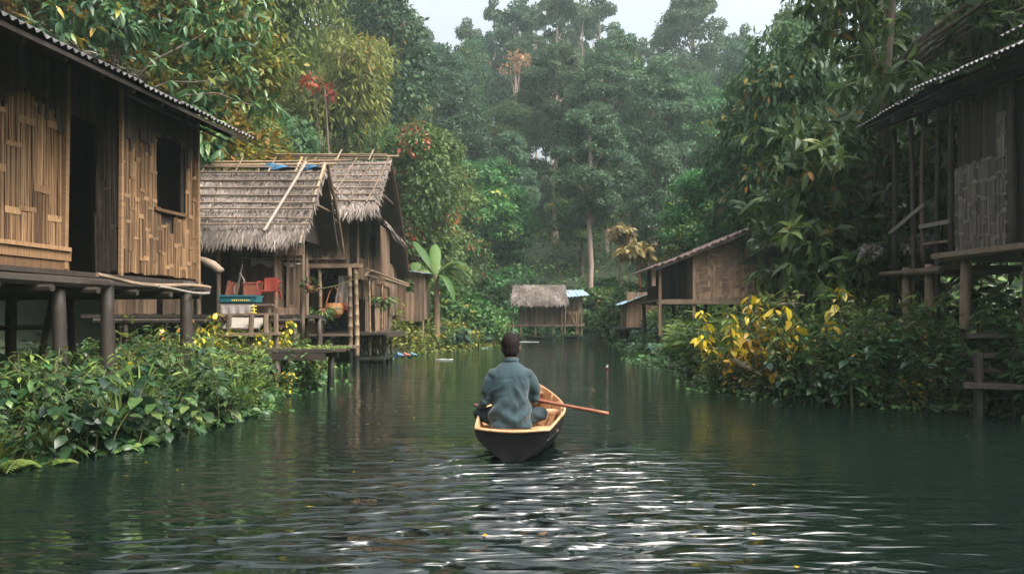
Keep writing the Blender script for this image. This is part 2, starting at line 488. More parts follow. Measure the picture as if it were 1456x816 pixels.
BOAT = Vector((0.07, 7.75, 0.0))      # stern at the waterline
def vnoise(x, y, seed):
    r = np.random.default_rng(seed)
    out = np.zeros_like(x)
    for k in range(7):
        a = r.uniform(0, 2 * PI); f = r.uniform(0.6, 2.2); ph = r.uniform(0, 6.3)
        out += np.sin((x * math.cos(a) + y * math.sin(a)) * f + ph)
    return out / 4.0

def wave(x, y):
    dx = x - BOAT.x; dy = y - (BOAT.y + 1.0)
    r = np.sqrt(dx * dx + (dy * 1.0) ** 2)
    back = smooth(0.5, -0.8, dy)                       # behind the stern only
    lane = np.exp(-(dx / (1.05 + 0.16 * np.clip(-dy, 0, 9))) ** 2 * 0.9)
    n = vnoise(x, y, 3)
    patch = 0.45 + 0.55 * np.clip(0.5 + vnoise(x * 0.9, y * 1.6, 5), 0, 1)
    z = 0.0042 * back * lane * patch * np.sin(r * 2 * PI / 0.36 + 1.9 * n)
    z += 0.0028 * back * lane * patch * np.sin(r * 2 * PI / 0.22 + 2.4 * vnoise(x * 1.5, y * 1.5, 8) + dx * 1.5)
    # spreading bow-wave arms either side
    for sgn in (-1, 1):
        s = sgn * dx - (0.30 + 0.36 * np.clip(-dy, 0, 30))
        arm = np.exp(-(s / 0.42) ** 2) * smooth(0.3, -1.0, dy) * np.exp(dy / 6.0)
        z += 0.006 * arm * np.sin((s * 0.75 + dy * 0.7) * 2 * PI / 0.5 + n)
    return z
o = grid_mesh('river', axis_pts((-60, -6, 3), (-6, -3.2, 0.2), (-3.2, 3.4, 0.05), (3.4, 6, 0.2), (6, 60, 3)),
              axis_pts((-60, 0, 4), (0, 2.4, 0.3), (2.4, 10, 0.035), (10, 14, 0.2), (14, 58, 2)), wave, 'water')
tag(o, kind='structure')
co_ = np.empty(len(o.data.vertices) * 3, np.float32); o.data.vertices.foreach_get('co', co_); co_ = co_.reshape(-1, 3)
dx_, dy_ = co_[:, 0] - BOAT.x + .05, co_[:, 1] - BOAT.y - .5
wk_ = smooth(0.9, -0.4, dy_) * (1 + 1.3 * np.exp(-((np.abs(dx_) - .75) / .45) ** 2) * np.exp(-((dy_ + 1.0) / .9) ** 2)) * np.exp(-(dx_ / (1.25 + 0.30 * np.clip(-dy_, 0, 9))) ** 2) * (0.35 + 0.65 * np.clip(0.55 + vnoise(co_[:, 0] * .8, co_[:, 1] * 1.5, 5), 0, 1))
o.data.attributes.new('wake', 'FLOAT', 'POINT').data.foreach_set('value', wk_.astype(np.float32))
# ---------------------------------------------------------------- trees
def crown(name, blobs, n, L, W, mat, parent, seed, droop=0.4, hfun=None, fine=False, shell=(0.62, 1.06), upbias=0.25, whorl=1, out=0.8, **props):
    """leaves spread through a set of leafy clumps; blobs = (centre, radii)"""
    rng = np.random.default_rng(seed)
    C = np.array([b[0] for b in blobs], float); R = np.array([b[1] for b in blobs], float)
    w = (R.prod(axis=1)) ** (2 / 3); w /= w.sum()
    m = max(1, n // whorl)
    idx = rng.choice(len(blobs), m, p=w)
    d = rng.normal(size=(m, 3)); d[:, 2] += upbias; d = unit(d)
    rad = rng.uniform(shell[0], shell[1], m) ** 0.8
    lump = 1 + 0.22 * np.sin(d[:, 0] * 7 + idx) * np.sin(d[:, 1] * 6 + idx * 2.1) * np.cos(d[:, 2] * 5)
    pos = C[idx] + d * R[idx] * (rad * lump)[:, None]
    pos = np.repeat(pos, whorl, 0); dd = np.repeat(d, whorl, 0); ii = np.repeat(idx, whorl)
    k = len(pos)
    ax = dd * out + rng.normal(size=(k, 3)) * (0.55 if whorl == 1 else 0.75) + np.array([0, 0, -droop])
    nr = dd * 0.5 + np.array([0, 0, 0.9]) + rng.normal(size=(k, 3)) * 0.45
    br = np.random.default_rng(seed + 1)
    bv = br.uniform(-0.22, 0.22, len(blobs)); bh = br.uniform(0, 1, len(blobs))
    v = np.clip(rng.beta(2, 2.6, k) + bv[ii], 0, 1)
    h = np.clip(0.55 * bh[ii] + 0.55 * rng.uniform(0, 1, k), 0, 1) if hfun is None else hfun(pos, rng, bh[ii])
    s = rng.uniform(0.7, 1.25, k)
    return leaves_mesh(name, pos, ax, nr, L * s, W * s, v, h, mat, parent, fine, **props)

def limb(mb, a, b, r0, r1, seg=5, wob=0.12, v=0.5, n=6):
    a = Vector(a); b = Vector(b); Ln = (b - a).length
    pts = []; rs = []
    for i in range(seg + 1):
        t = i / seg
        p = a.lerp(b, t)
        if 0 < i < seg:
            p += Vector((random.uniform(-1, 1), random.uniform(-1, 1), random.uniform(-.5, .5))) * wob * Ln / seg
        p.z += 0.10 * Ln * math.sin(t * PI) * (0 if abs((b - a).normalized().z) > .9 else 1)
        pts.append(p); rs.append(r0 + (r1 - r0) * t)
    mb.tube(pts, rs, n, v, True)

def blob_crown(rng, n, centre, spread, size, squash=0.75, shape=1.0):
    out = []
    for i in range(n):
        d = rng.normal(size=3); d /= np.linalg.norm(d)
        r = rng.uniform(0.35, 1.0) ** 0.5
        c = np.array(centre) + d * np.array(spread) * r
        # narrower towards the top
        t = (c[2] - (centre[2] - spread[2])) / (2 * spread[2])
        f = 1 - shape * 0.55 * max(0, t - 0.35)
        c[0] = centre[0] + (c[0] - centre[0]) * f; c[1] = centre[1] + (c[1] - centre[1]) * f
        s = size * rng.uniform(0.65, 1.3)
        out.append((c, (s, s, s * squash)))
    return out

PROTO_HOME = Vector((0, 0, 0))
def tree(kind, label, group, seed, blobs, leaves, L, W, mat, bark='bark', trunk_h=5, r=0.22, droop=0.4, lean=0.0, hfun=None, nlimb=7, fine=False, whorl=1, upbias=.25, shell=(0.62, 1.06), out=.8, loc=(0, 0, 0), cat='tree', lobes=None):
    random.seed(seed)
    t = thing(kind, label, cat, (0, 0, 0), group)
    mb = MB()
    top = Vector((lean * trunk_h, 0, trunk_h))
    pts = [Vector((0, 0, -0.8)), Vector((0, 0, 0))]
    for i in range(1, 7):
        pts.append(Vector((top.x * (i / 6) + random.uniform(-.1, .1) * r * 4, random.uniform(-.1, .1) * r * 4, trunk_h * i / 6)))
    mb.tube(pts, [r * 1.7, r * 1.25] + [r * (1.05 - 0.62 * i / 6) for i in range(1, 7)], 8, 0.5)
    pick = sorted(range(len(blobs)), key=lambda k: random.random())[:nlimb]
    for k in pick:
        c = Vector(blobs[k][0])
        zz = min(trunk_h * 0.98, max(trunk_h * 0.45, c.z - (Vector((c.x, c.y, 0)).length) * 0.9))
        f = zz / trunk_h
        a = Vector((top.x * f, 0, zz))
        limb(mb, a, c, r * (1.05 - .62 * f) * 0.62, r * 0.10, v=0.5)
    mb.build('trunk', bark, t, True)
    crown('crown', blobs, leaves, L, W, mat, t, seed, droop, hfun, fine, shell, upbias, whorl, out)
    t.location = loc
    return t

R_ = np.random.default_rng
def spread_blobs(seed, n, h, w, hh, size, squash=0.72, shape=1.0):
    return blob_crown(R_(seed), n, (0, 0, h), (w, w, hh), size, squash, shape)

PROTO = {}
far = 'trees of the forest on the slopes round the river'
# (kind, builder) ; heights ~ metres for scale 1
def mk(key, *a, **k):
    PROTO[key] = (a, k)

def build_proto(key):
    a, k = PROTO[key]
    return tree(*a, **k)

mk('round', 'broadleaf_tree', '', far, 11, spread_blobs(11, 110, 8.4, 4.3, 5.0, .92, .55, 1.3), 26000, 0.36, 0.18, 'leaf_mid', trunk_h=10.5, r=0.2, nlimb=16)
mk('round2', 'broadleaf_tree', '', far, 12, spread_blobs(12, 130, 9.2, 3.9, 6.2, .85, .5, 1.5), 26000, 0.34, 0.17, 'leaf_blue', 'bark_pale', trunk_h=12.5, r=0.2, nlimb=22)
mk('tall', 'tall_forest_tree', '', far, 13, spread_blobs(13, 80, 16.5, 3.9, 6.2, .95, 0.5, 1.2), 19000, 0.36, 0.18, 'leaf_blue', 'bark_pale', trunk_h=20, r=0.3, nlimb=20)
mk('column', 'creeper_clad_tree', '', far, 14, spread_blobs(14, 110, 9.5, 2.7, 9.2, 1.05, .8, 1.0), 28000, 0.33, 0.18, 'leaf_dark', trunk_h=16, r=0.25, droop=0.8)
mk('feather', 'bamboo_clump', '', far, 15, [((math.cos(a) * q * (1.2 + 2.4 * (z / 11) ** 2), math.sin(a) * q * (1.2 + 2.4 * (z / 11) ** 2), z), (1.0, 1.0, 1.15)) for z, a, q in [(R_(90 + i).uniform(2.2, 11.5), R_(50 + i).uniform(0, 6.28), R_(70 + i).uniform(.4, 1)) for i in range(54)]], 17000, 0.40, 0.11, 'leaf_olive', trunk_h=9.5, r=0.12, droop=1.0, nlimb=16)
mk('tier', 'spreading_forest_tree', '', far, 16, [((math.cos(i * 2.4) * R_(i).uniform(.6, 4.2) * (1.2 - 0.07 * zz), math.sin(i * 2.4) * R_(i).uniform(.6, 4.2) * (1.2 - 0.07 * zz), 4.0 + zz * 0.85), (1.7, 1.7, 0.62)) for i, zz in enumerate([R_(200 + k).uniform(0, 11) for k in range(50)])], 24000, 0.32, 0.16, 'leaf_mid', trunk_h=13, r=0.22, nlimb=12)
mk('bush', 'forest_bush', '', far, 17, spread_blobs(17, 26, 1.9, 2.6, 1.5, 1.05, 0.8), 9000, 0.34, 0.19, 'leaf_mid', trunk_h=1.6, r=0.08, cat='bush')
mk('gold', 'yellowing_tree', '', far, 18, spread_blobs(18, 60, 7.4, 4.4, 5.0, 1.2), 24000, 0.27, 0.13, 'leaf_gold', trunk_h=9, r=0.2)
mk('red', 'rust_flecked_tree', '', far, 19, spread_blobs(19, 50, 7.2, 3.4, 5.4, 1.25), 18000, 0.33, 0.18, 'leaf_red', trunk_h=10, r=0.18)
mk('dark', 'dark_evergreen_tree', '', far, 20, spread_blobs(20, 36, 5.4, 2.4, 4.4, 1.25, 0.6), 18000, 0.30, 0.13, 'leaf_dark', trunk_h=8, r=0.16, droop=1.0)
mk('light', 'pale_green_tree', '', far, 21, spread_blobs(21, 34, 6.0, 2.8, 4.0, 1.1, 0.6), 12000, 0.36, 0.2, 'leaf_light', trunk_h=8, r=0.14)
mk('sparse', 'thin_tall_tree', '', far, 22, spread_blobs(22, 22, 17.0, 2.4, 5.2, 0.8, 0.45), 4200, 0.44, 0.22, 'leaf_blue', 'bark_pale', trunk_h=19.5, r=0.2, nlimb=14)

first = {}
def put(key, x, y, sc, label, rz=None, group=None, z=None, tilt=0.0):
    zz = float(height(x, y)) - 0.15 if z is None else z
    if rz is None:
        rz = random.uniform(0, 6.28)
    if key not in first:
        t = build_proto(key)
        first[key] = t
        t.location = (x, y, zz); t.rotation_euler = (0, 0, rz)
        t.scale = (sc, sc, sc) if isinstance(sc, (int, float)) else sc
        t['label'] = label
        if group: t['group'] = group
        elif 'group' in t: del t['group']
    else:
        t = dup(first[key], (x, y, zz), rz, sc, label, group or '', tilt)
    return t

def putp(key, px, y, sc, label, **k):
    return put(key, (px - 728) / F * y, y, sc, label, **k)

# individually recognisable trees
HERO = [
 # key, px, Y, scale, label
 ('gold', 262, 26, 1.0, 'yellow and orange leaved tree rising behind the near left house roof'),
 ('gold', 160, 24, 1.15, 'olive tree with yellow sprays above the corrugated eave of the near left house'),
 ('gold', 330, 30, 0.72, 'orange tipped bush tree just past the tip of the near left roof'),
 ('dark', 408, 37, 0.95, 'dark green drooping evergreen behind the first thatched roof'),
 ('dark', 436, 41, 0.8, 'smaller dark evergreen beside a bare stem above the thatched ridge'),
 ('feather', 455, 52, 1.35, 'feathery olive bamboo clump high behind the dark evergreens'),
 ('feather', 350, 44, 1.5, 'tall pale olive bamboo clump on the slope above the yellow tree'),
 ('feather', 395, 60, 1.5, 'arching bamboo clump touching the top of the picture on the left slope'),
 ('column', 545, 68, 1.5, 'dark creeper clad column tree left of the open sky'),
 ('column', 497, 74, 1.55, 'tall leafy column tree beside the bamboo on the left slope'),
 ('red', 585, 44, (.82, .82, 1.0), 'tree flecked with rust red leaves right of the two storey house roof'),
 ('red', 640, 58, (.8, .8, .95), 'smaller red flecked tree at the foot of the slope'),
 ('tier', 668, 62, 0.95, 'spreading mid green tree behind the banana plant'),
 ('round', 700, 66, 0.9, 'bright green rounded tree left of the far thatched hut'),
 ('light', 984, 52, 0.75, 'yellow green tree standing behind the brown hut roof'),
 ('tier', 1010, 47, 0.72, 'bushy green tree beside the yellow green tree above the brown hut'),
 ('tall', 862, 78, .92, 'tall forest tree with a long pale bare trunk behind the far hut'),
 ('column', 885, 84, (1.15, 1.15, .98), 'dense dark tree wrapped in foliage at the middle of the valley'),
 ('tall', 790, 82, .95, 'tall tree with a reddish trunk showing through leaves at mid valley'),
 ('round2', 812, 96, (.95, .95, 1.15), 'great hazy tree crowning the middle of the valley'),
 ('tall', 985, 112, 1.25, 'tall hazy tree with forked pale trunk against the white sky'),
 ('round2', 1062, 62, (.7, .7, .95), 'grey green tree beside the big leaved tree at the right'),
 ('dark', 1080, 34, (.8, .8, 1.2), 'dark hanging tree left of the big leaved riverside tree'),
 ('dark', 1125, 29, (.85, .85, 1.2), 'dark tree in the shade behind the big leaved riverside tree'),
 ('round2', 1128, 40, (.62, .62, 1.1), 'hazy small leaved tree reaching the sky at the upper right'),
 ('sparse', 650, 128, 0.95, 'slender feathery tree alone in the white sky gap'),
 ('sparse', 716, 118, 1.12, 'thin trunked tree on the ridge beside the sky gap'),
 ('sparse', 733, 112, 1.18, 'dark straight trunked tree on the hazy ridge'),
 ('sparse', 792, 108, 1.25, 'reddish trunked tree on the ridge at the top centre'),
 ('sparse', 852, 120, 1.2, 'pale forked tree at the left edge of the right sky gap'),
 ('sparse', 690, 124, 1.0, 'light thin tree in front of the left sky gap'),
 ('light', 470, 44, 0.62, 'small pale green tree above the ridge of the two storey house'),
]
random.seed(3)
for k, px, y, sc, lb in HERO:
    putp(k, px, y, sc, lb)

# the rest of the forest, individually placed on the hillsides
rng = R_(5)
pts = []
cand = []
for _ in range(9000):
    y = rng.uniform(27, 138)
    x = rng.uniform(-0.72, 0.74) * y
    cand.append((x, y))
placed = [((px - 728) / F * y, y) for k, px, y, sc, lb in HERO]
GLAB = {
 'l': ('green forest tree among many on the slope above the thatched houses', 'forest trees on the left slope'),
 'c': ('hazy green forest tree among many on the slope behind the far hut', 'forest trees at the head of the valley'),
 'r': ('grey green forest tree among many on the slope behind the brown hut', 'forest trees on the right slope'),
}
ntree = 0
for x, y in cand:
    dl = float(bank_l(y)) - x; dr = x - float(bank_r(y)); de = y - 57
    d = max(dl, dr, de)
    if d < (7.5 if y < 40 else 4.5):
        continue
    if dr == d and y < 34: continue
    if -14 < x < -3 and y < 36: continue
    gap = 3.6 + 0.030 * y
    if any((x - a) ** 2 + (y - b) ** 2 < gap * gap for a, b in placed):
        continue
    placed.append((x, y))
    px = 728 + x / y * F
    zone = 'l' if px < 600 else ('c' if px < 930 else 'r')
    r = rng.uniform()
    if zone == 'l':
        key = 'feather' if r < .34 else 'round' if r < .6 else 'tier' if r < .78 else 'column' if r < .9 else 'light'
    elif zone == 'c':
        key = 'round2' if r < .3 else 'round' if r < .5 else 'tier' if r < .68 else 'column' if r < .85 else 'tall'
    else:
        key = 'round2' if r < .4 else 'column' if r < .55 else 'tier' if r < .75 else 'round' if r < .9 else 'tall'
    sc = rng.uniform(0.85, 1.2) * (0.62 + 0.40 * min(1, y / 90))
    if y > 100 and key == 'tall': sc *= .75
    # the two gaps of open sky: no crown may reach into them
    H = {'round': 12.8, 'round2': 14.4, 'tall': 22.5, 'column': 18.5, 'feather': 12.5, 'tier': 14, 'light': 10.5}[key]
    lim = None
    hw = 4.5 * F / y
    for g0, g1, sl in ((575, 700, .345), (700, 880, .365), (880, 1085, .335)):
        if g0 - hw < px < g1 + hw: lim = min(lim or 9, sl)
    if lim:
        sc = min(sc, max(.45, (lim * y + CAM_H - float(height(x, y))) / H))
        if (lim * y + CAM_H - float(height(x, y))) / H < .35: continue
    lb, gr = GLAB[zone]
    put(key, x, y, (sc * .84, sc * .84, sc * (1.0 if lim else 1.18)) if zone != 'l' and key != 'tall' else sc, lb, rz=rng.uniform(0, 6.28), group=gr)
    ntree += 1
# slender trees standing up out of the ridge into the white sky
for px, y, top in ((596, 118, 10), (612, 126, 34), (664, 116, 14), (676, 130, 30), (704, 122, -20), (748, 126, -25), (762, 118, -10), (776, 128, -40), (808, 122, -30), (828, 116, -15), (843, 128, 5), (872, 118, 20), (897, 130, 38), (915, 122, 44), (940, 126, 25), (1020, 124, 30), (1038, 118, 36), (1062, 122, 22)):
    x = (px - 728) / F * y; h = CAM_H + (455 - top) / F * y - float(height(x, y)); s = h / 22.5
    put('sparse', x, y, (.75, .75, s), 'slender bare trunked tree among those standing along the hazy ridge', rz=px * 1.7, group='slender trees along the ridge')
# low bushes along the foot of the slopes
for _ in range(400):
    if _ > 60: break
    y = rng.uniform(40, 64); x = rng.uniform(-0.3, 0.34) * y
    d = max(float(bank_l(y)) - x, x - float(bank_r(y)), y - 57)
    if not 1.0 < d < 7: continue
    lft = x < float(bank_l(y)) + .01
    put('bush', x, y, rng.uniform(.5, 1.1), 'rounded green bush among others at the foot of the forest slope', rz=rng.uniform(0, 6.28), group='bushes along the forest foot')
print('forest trees', ntree)
if 0:
    for o in list(COL.objects):
        if o.parent is None and o.children and o.children[0].name.startswith('trunk') or (o.parent is None and any(c.name.startswith('crown') for c in o.children)):
            hh = max(max((Vector(bb).z for bb in c.bound_box)) for c in o.children) * o.scale.z + o.location.z
            p = 728 + o.location.x / o.location.y * F; sl = (hh - CAM_H) / o.location.y
            if 540 < p < 1110 and sl > .35: print('TOP', o.name, round(p), round(o.location.y), round(455 - sl * F), o['label'][:40])
# ---------------------------------------------------------------- houses
class Fr:
    def __init__(s, O, U, N=None):
        s.O = Vector(O); s.U = Vector(U).normalized()
        s.Z = Vector((0, 0, 1))
        s.N = Vector(N).normalized() if N else s.U.cross(s.Z)
    def w(s, u, n, z):
        return s.O + s.U * u + s.N * n + s.Z * z
    def box(s, mb, u0, u1, n0, n1, z0, z1, v=None):
        mb.box(s.w((u0 + u1) / 2, (n0 + n1) / 2, (z0 + z1) / 2), abs(u1 - u0), abs(n1 - n0), abs(z1 - z0), s.U, s.N, s.Z, v)

def inside(u, z, holes):
    return any(a < u < b and c < z < d for a, b, c, d in holes)

def weave(vert, horz, fr, u0, u1, z0, z1, n=0.0, holes=(), cw=0.115, run=(0.32, 0.75), splints=3, ragged=0.03, top=None, hprob=0.9, gmin=.6, hh_=(.035, .075), hv=(.45, 1)):
    """plaited bamboo wall: upright splint bundles that dive under short cross strips. top(u) = upper edge"""
    k = max(1, round((u1 - u0) / cw)); cw = (u1 - u0) / k
    for c in range(k):
        a = u0 + c * cw
        zt = z1 if top is None else min(z1, top(a + cw / 2))
        z = z0 - random.uniform(0, ragged)
        lean = random.uniform(-0.012, 0.012)
        first_ = True
        ztop = zt + random.uniform(-ragged, ragged)
        while z < ztop - 0.02:
            L = random.uniform(*run) * (random.uniform(.3, 1) if first_ else 1); first_ = False
            e = min(z + L, ztop)
            if not (inside(a + cw / 2, (z + e) / 2, holes) or inside(a + cw / 2, z + .06, holes) or inside(a + cw / 2, e - .06, holes)):
                hv_ = random.uniform(-.18, .18)
                for q in range(splints):
                    w = cw / splints
                    uu = a + (q + .5) * w + lean
                    dn = random.uniform(0, 0.014)
                    fr_z = Vector(fr.Z) + fr.U * random.uniform(-.03, .03)
                    vert.box(fr.w(uu, n + dn, (z + e) / 2), w * random.uniform(gmin, .97), .014, (e - z), fr.U, fr.N, fr_z, min(1, max(0, random.uniform(.12, .88) + hv_)))
            z = e
            if z < ztop - 0.05 and random.random() < hprob:
                hh = random.uniform(*hh_)
                if not inside(a + cw / 2, z + hh / 2, holes):
                    wd = cw * random.uniform(.92, 1.15)
                    X = fr.U + fr.Z * random.uniform(-.06, .06)
                    horz.box(fr.w(a + cw / 2 + random.uniform(-.02, .02), n + .015, z + hh / 2), wd, .010, hh * .92, X, fr.N, fr.Z, random.uniform(*hv))
                z += hh * random.uniform(.3, .9)

def slats(mb, fr, u0, u1, z0, z1, n=0.0, w=0.07, holes=(), ragged=.03, gap=.08, lo=.1, hi=.9):
    u = u0
    while u < u1:
        ww = w * random.uniform(.6, 1.3)
        if u + ww > u1: ww = u1 - u
        if ww < .01: break
        if random.random() > gap * .6:
            for (a, b) in ([(z0 - random.uniform(0, ragged), z1 + random.uniform(-ragged, ragged))] if not holes else cut(z0, z1, u + ww / 2, holes)):
                mb.box(fr.w(u + ww / 2, n + random.uniform(0, .015), (a + b) / 2), ww * .94, .016, b - a, fr.U, fr.N, fr.Z + fr.U * random.uniform(-.02, .02), random.uniform(lo, hi))
        u += ww

def cut(z0, z1, u, holes):
    segs = [(z0, z1)]
    for a, b, c, d in holes:
        if a < u < b:
            out = []
            for s, e in segs:
                if d <= s or c >= e: out.append((s, e)); continue
                if c - s > .03: out.append((s, c))
                if e - d > .03: out.append((d, e))
            segs = out
    return segs

def thatch(roof, e0, e1, r0, r1, seed, n=5200, L=0.42, W=0.045, sag=0.05, name='straw', droop=0.25):
    """blades over the slope with eave e0-e1 and ridge r0-r1; child of the roof part"""
    rng = R_(seed)
    e0, e1, r0, r1 = [np.array(p, float) for p in (e0, e1, r0, r1)]
    s = rng.uniform(0, 1, n); courses = 13
    t = (np.floor(rng.uniform(0, courses, n)) + rng.uniform(0, .55, n)) / courses
    m = n // 7
    t[:m] = rng.uniform(-.01, .03, m)                      # the shaggy eave
    lo = e0 + (e1 - e0) * s[:, None]; hi = r0 + (r1 - r0) * s[:, None]
    down = unit(lo - hi)
    nr = np.cross(unit(e1 - e0 + np.zeros((n, 3))), down); nr *= np.sign(nr[:, 2:3])
    pos = lo + (hi - lo) * np.clip(t, 0, 1)[:, None] + nr * rng.uniform(0.0, .07, (n, 1))
    pos[:, 2] -= sag * np.sin(s * PI) * (1 - t) + .03 * np.sin(s * 23) * (1 - t)
    side = unit(e1 - e0 + np.zeros((n, 3)))
    ax = down + side * rng.normal(size=(n, 1)) * .28 + nr * rng.uniform(-.10, .16, (n, 1)) + np.array([0, 0, -droop]) * (t[:, None] < .06)
    v = np.clip(.22 + .5 * rng.beta(2, 2, n) + .14 * np.sin(s * 9 + t * 5) + .10 * np.sin(t * courses * 2 * PI), 0, 1)
    lens = L * rng.uniform(.6, 1.2, n); lens[:m] *= rng.uniform(.5, 1.35, m)
    pos = pos - np.array(base_of(roof))
    return leaves_mesh(name, pos, ax, nr + rng.normal(size=(n, 3)) * .2, lens, W * rng.uniform(.6, 1.5, n), v, 0.0, 'thatch', roof)

def slab(mb, e0, e1, r0, r1, th=.07, v=.3):
    e0, e1, r0, r1 = [Vector(p) for p in (e0, e1, r0, r1)]
    mb.sheet([[e0.lerp(e1, i / 6) for i in range(7)], [r0.lerp(r1, i / 6) for i in range(7)]], th, v)

def corrugated(mb, e0, e1, r0, r1, pitch=.11, amp=.018, v=None, ragged=.04, sheets=.8):
    """wavy tin sheets laid side by side along the eave"""
    e0, e1, r0, r1 = [Vector(p) for p in (e0, e1, r0, r1)]
    L = (e1 - e0).length; u = 0
    nrm = (e1 - e0).cross(r0 - e0).normalized()
    if nrm.z < 0: nrm = -nrm
    k = 0
    while u < L - .05:
        w = min(sheets * random.uniform(.85, 1.15), L - u)
        jit = random.uniform(-ragged, ragged); lift = (k % 2) * .012 + random.uniform(0, .012); k += 1
        m = max(4, int(w / pitch * 6)); rows = []
        for f in (0, .5, 1):
            row = []
            for i in range(m + 1):
                s = (u + (w + .04) * i / m) / L
                p = e0.lerp(e1, s).lerp(r0.lerp(r1, s), f * 1.0)
                dn = (r0 - e0).normalized()
                if f == 0: p = p + dn * jit
                row.append(p + nrm * (amp * math.cos(2 * PI * (w * i / m) / pitch) + lift))
            rows.append(row)
        mb.sheet(rows, .004, random.random() if v is None else v)
        u += w

# ============ near left house: plaited bamboo on stilts
random.seed(101)
F1 = Fr((-5.79, 9.0, 0), (0.143, 0.99, 0))
FL = 1.99
h1 = thing('stilt_house', 'large plaited bamboo house on dark stilts with a black doorway and one window', 'house', (-5.6, 9.5, 0))
wl = wh = MB()
weave(wl, wh, F1, -5.0, 0.98, FL + .24, 4.75, 0.0, cw=.23, run=(.5, 1.15), splints=8, hprob=.85, hh_=(.055, .1), hv=(.5, 1))
wl.build('wall', 'splint', h1)
RM = .30                                   # the far room steps out towards the river
wl = wh = MB()
weave(wl, wh, F1, 1.70, 3.61, FL + .02, 4.6, RM, holes=[(2.50, 3.24, 2.97, 4.02)], cw=.105, run=(.28, .62), splints=4, hv=(.42, 1))
wl.build('wall', 'splint', h1)
FS = Fr(F1.w(1.70, RM, 0), -F1.N, -F1.U)      # its narrow return wall by the door
wl = wh = MB()
weave(wl, wh, FS, 0.03, .36, FL + .02, 4.7, 0, cw=.09, run=(.5, 1.2), hprob=.3)
wl.build('wall', 'dark_wood', h1)
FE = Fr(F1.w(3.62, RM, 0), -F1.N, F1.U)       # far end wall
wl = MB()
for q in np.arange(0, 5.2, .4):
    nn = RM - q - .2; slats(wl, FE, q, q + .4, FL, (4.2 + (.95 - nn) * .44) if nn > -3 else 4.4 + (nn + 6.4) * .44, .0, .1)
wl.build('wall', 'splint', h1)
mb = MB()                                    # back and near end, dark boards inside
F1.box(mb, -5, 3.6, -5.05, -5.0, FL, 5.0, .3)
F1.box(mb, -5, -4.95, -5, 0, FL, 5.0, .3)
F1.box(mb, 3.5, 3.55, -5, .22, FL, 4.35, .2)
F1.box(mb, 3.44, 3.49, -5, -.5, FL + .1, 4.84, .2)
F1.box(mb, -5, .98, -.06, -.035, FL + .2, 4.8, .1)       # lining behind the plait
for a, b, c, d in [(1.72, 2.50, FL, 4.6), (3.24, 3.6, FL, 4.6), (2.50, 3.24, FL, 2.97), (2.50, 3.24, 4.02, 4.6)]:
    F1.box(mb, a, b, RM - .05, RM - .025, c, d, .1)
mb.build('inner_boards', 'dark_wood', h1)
mb = MB()                                    # dark slats added to paint the shade under the eave
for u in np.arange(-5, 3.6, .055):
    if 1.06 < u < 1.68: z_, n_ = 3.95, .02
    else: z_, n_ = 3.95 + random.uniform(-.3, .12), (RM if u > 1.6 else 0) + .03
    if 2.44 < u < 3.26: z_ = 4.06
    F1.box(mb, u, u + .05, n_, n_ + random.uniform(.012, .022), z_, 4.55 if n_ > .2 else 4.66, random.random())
mb.build('eave_shade_slats', 'dark_wood', h1)
for a, b, w, v_ in ((F1.w(1.0, .03, FL), F1.w(1.06, .03, 4.6), .06, .5), (F1.w(1.69, RM + .03, FL - .05), F1.w(1.71, RM + .03, 4.45), .045, .6), (F1.w(3.63, RM + .03, FL - .1), F1.w(3.61, RM + .03, 4.45), .05, .6)):
    mb = MB(); mb.beam(a, b, w, w, v=v_); mb.build('post', 'splint_h', h1)
mb = MB()                                    # window frame
F1.box(mb, 2.46, 3.28, RM + .002, RM + .05, 2.92, 2.965)
mb.build('window_sill', 'splint', h1)
mb = MB()                                    # sill boards below the left wall
F1.box(mb, -5, 1.08, .01, .07, FL + .1, FL + .25, .62)
F1.box(mb, -5, 1.07, -.01, .05, FL - .08, FL + .09, .3)
F1.box(mb, -5, 1.05, .05, .10, FL + .22, FL + .27, .85)
mb.build('sill_board', 'splint', h1)
mb = MB()                                    # floor and bearers
F1.box(mb, -5, 3.75, -5, .34, FL - .10, FL - .04, .3)
for n in (.36, .0, -1.7, -3.4, -4.9):
    mb.pole(F1.w(-5, n, FL - .17), F1.w(3.85, n, FL - .17), .075, .4)
for u in np.arange(-4.6, 3.8, .8):
    mb.pole(F1.w(u, -5.1, FL - .28), F1.w(u, .5, FL - .27), .05)
mb.build('floor_frame', 'dark_wood', h1)
mb = MB()
mb.tube([F1.w(u, .46 + .03 * math.sin(u * 2), FL - .12 + .035 * math.sin(u * 2.3) - .02 * (u - 2)) for u in np.linspace(1.0, 3.7, 12)], .028, 7, .9)
mb.build('bamboo_rail', 'wood', h1)
mb = MB()
mb.tube([F1.w(u, .5, FL - .2 + .03 * math.sin(u * 3 + 1)) for u in np.linspace(2.3, 3.65, 8)], .022, 6, 1)
mb.build('pipe', 'splint_grey', h1)
for u, n, r in ((.68, .2, .085), (1.49, .3, .095), (3.27, .34, .10), (-.6, .15, .09), (-2.4, .1, .09), (.4, -1.7, .08), (2.2, -1.7, .08), (3.4, -1.7, .08), (-1.5, -1.7, .08), (.9, -3.4, .08), (2.6, -3.4, .08), (3.4, -3.4, .08), (-.9, -3.4, .08), (1.4, -4.9, .08), (3.4, -4.9, .08), (-.5, -4.9, .08)):
    mb = MB(); mb.pole(F1.w(u, n, -.3), F1.w(u + random.uniform(-.05, .05), n, FL - .12), r)
    mb.build('stilt', 'dark_wood', h1, True)
mb = MB(); mb.tube([F1.w(3.27, .34, FL - .18), F1.w(3.27, .34, FL - .05)], .125, 12)
mb.build('post_cap', 'tin', h1)
mb = MB()                                    # slatted stuff leaning under the floor
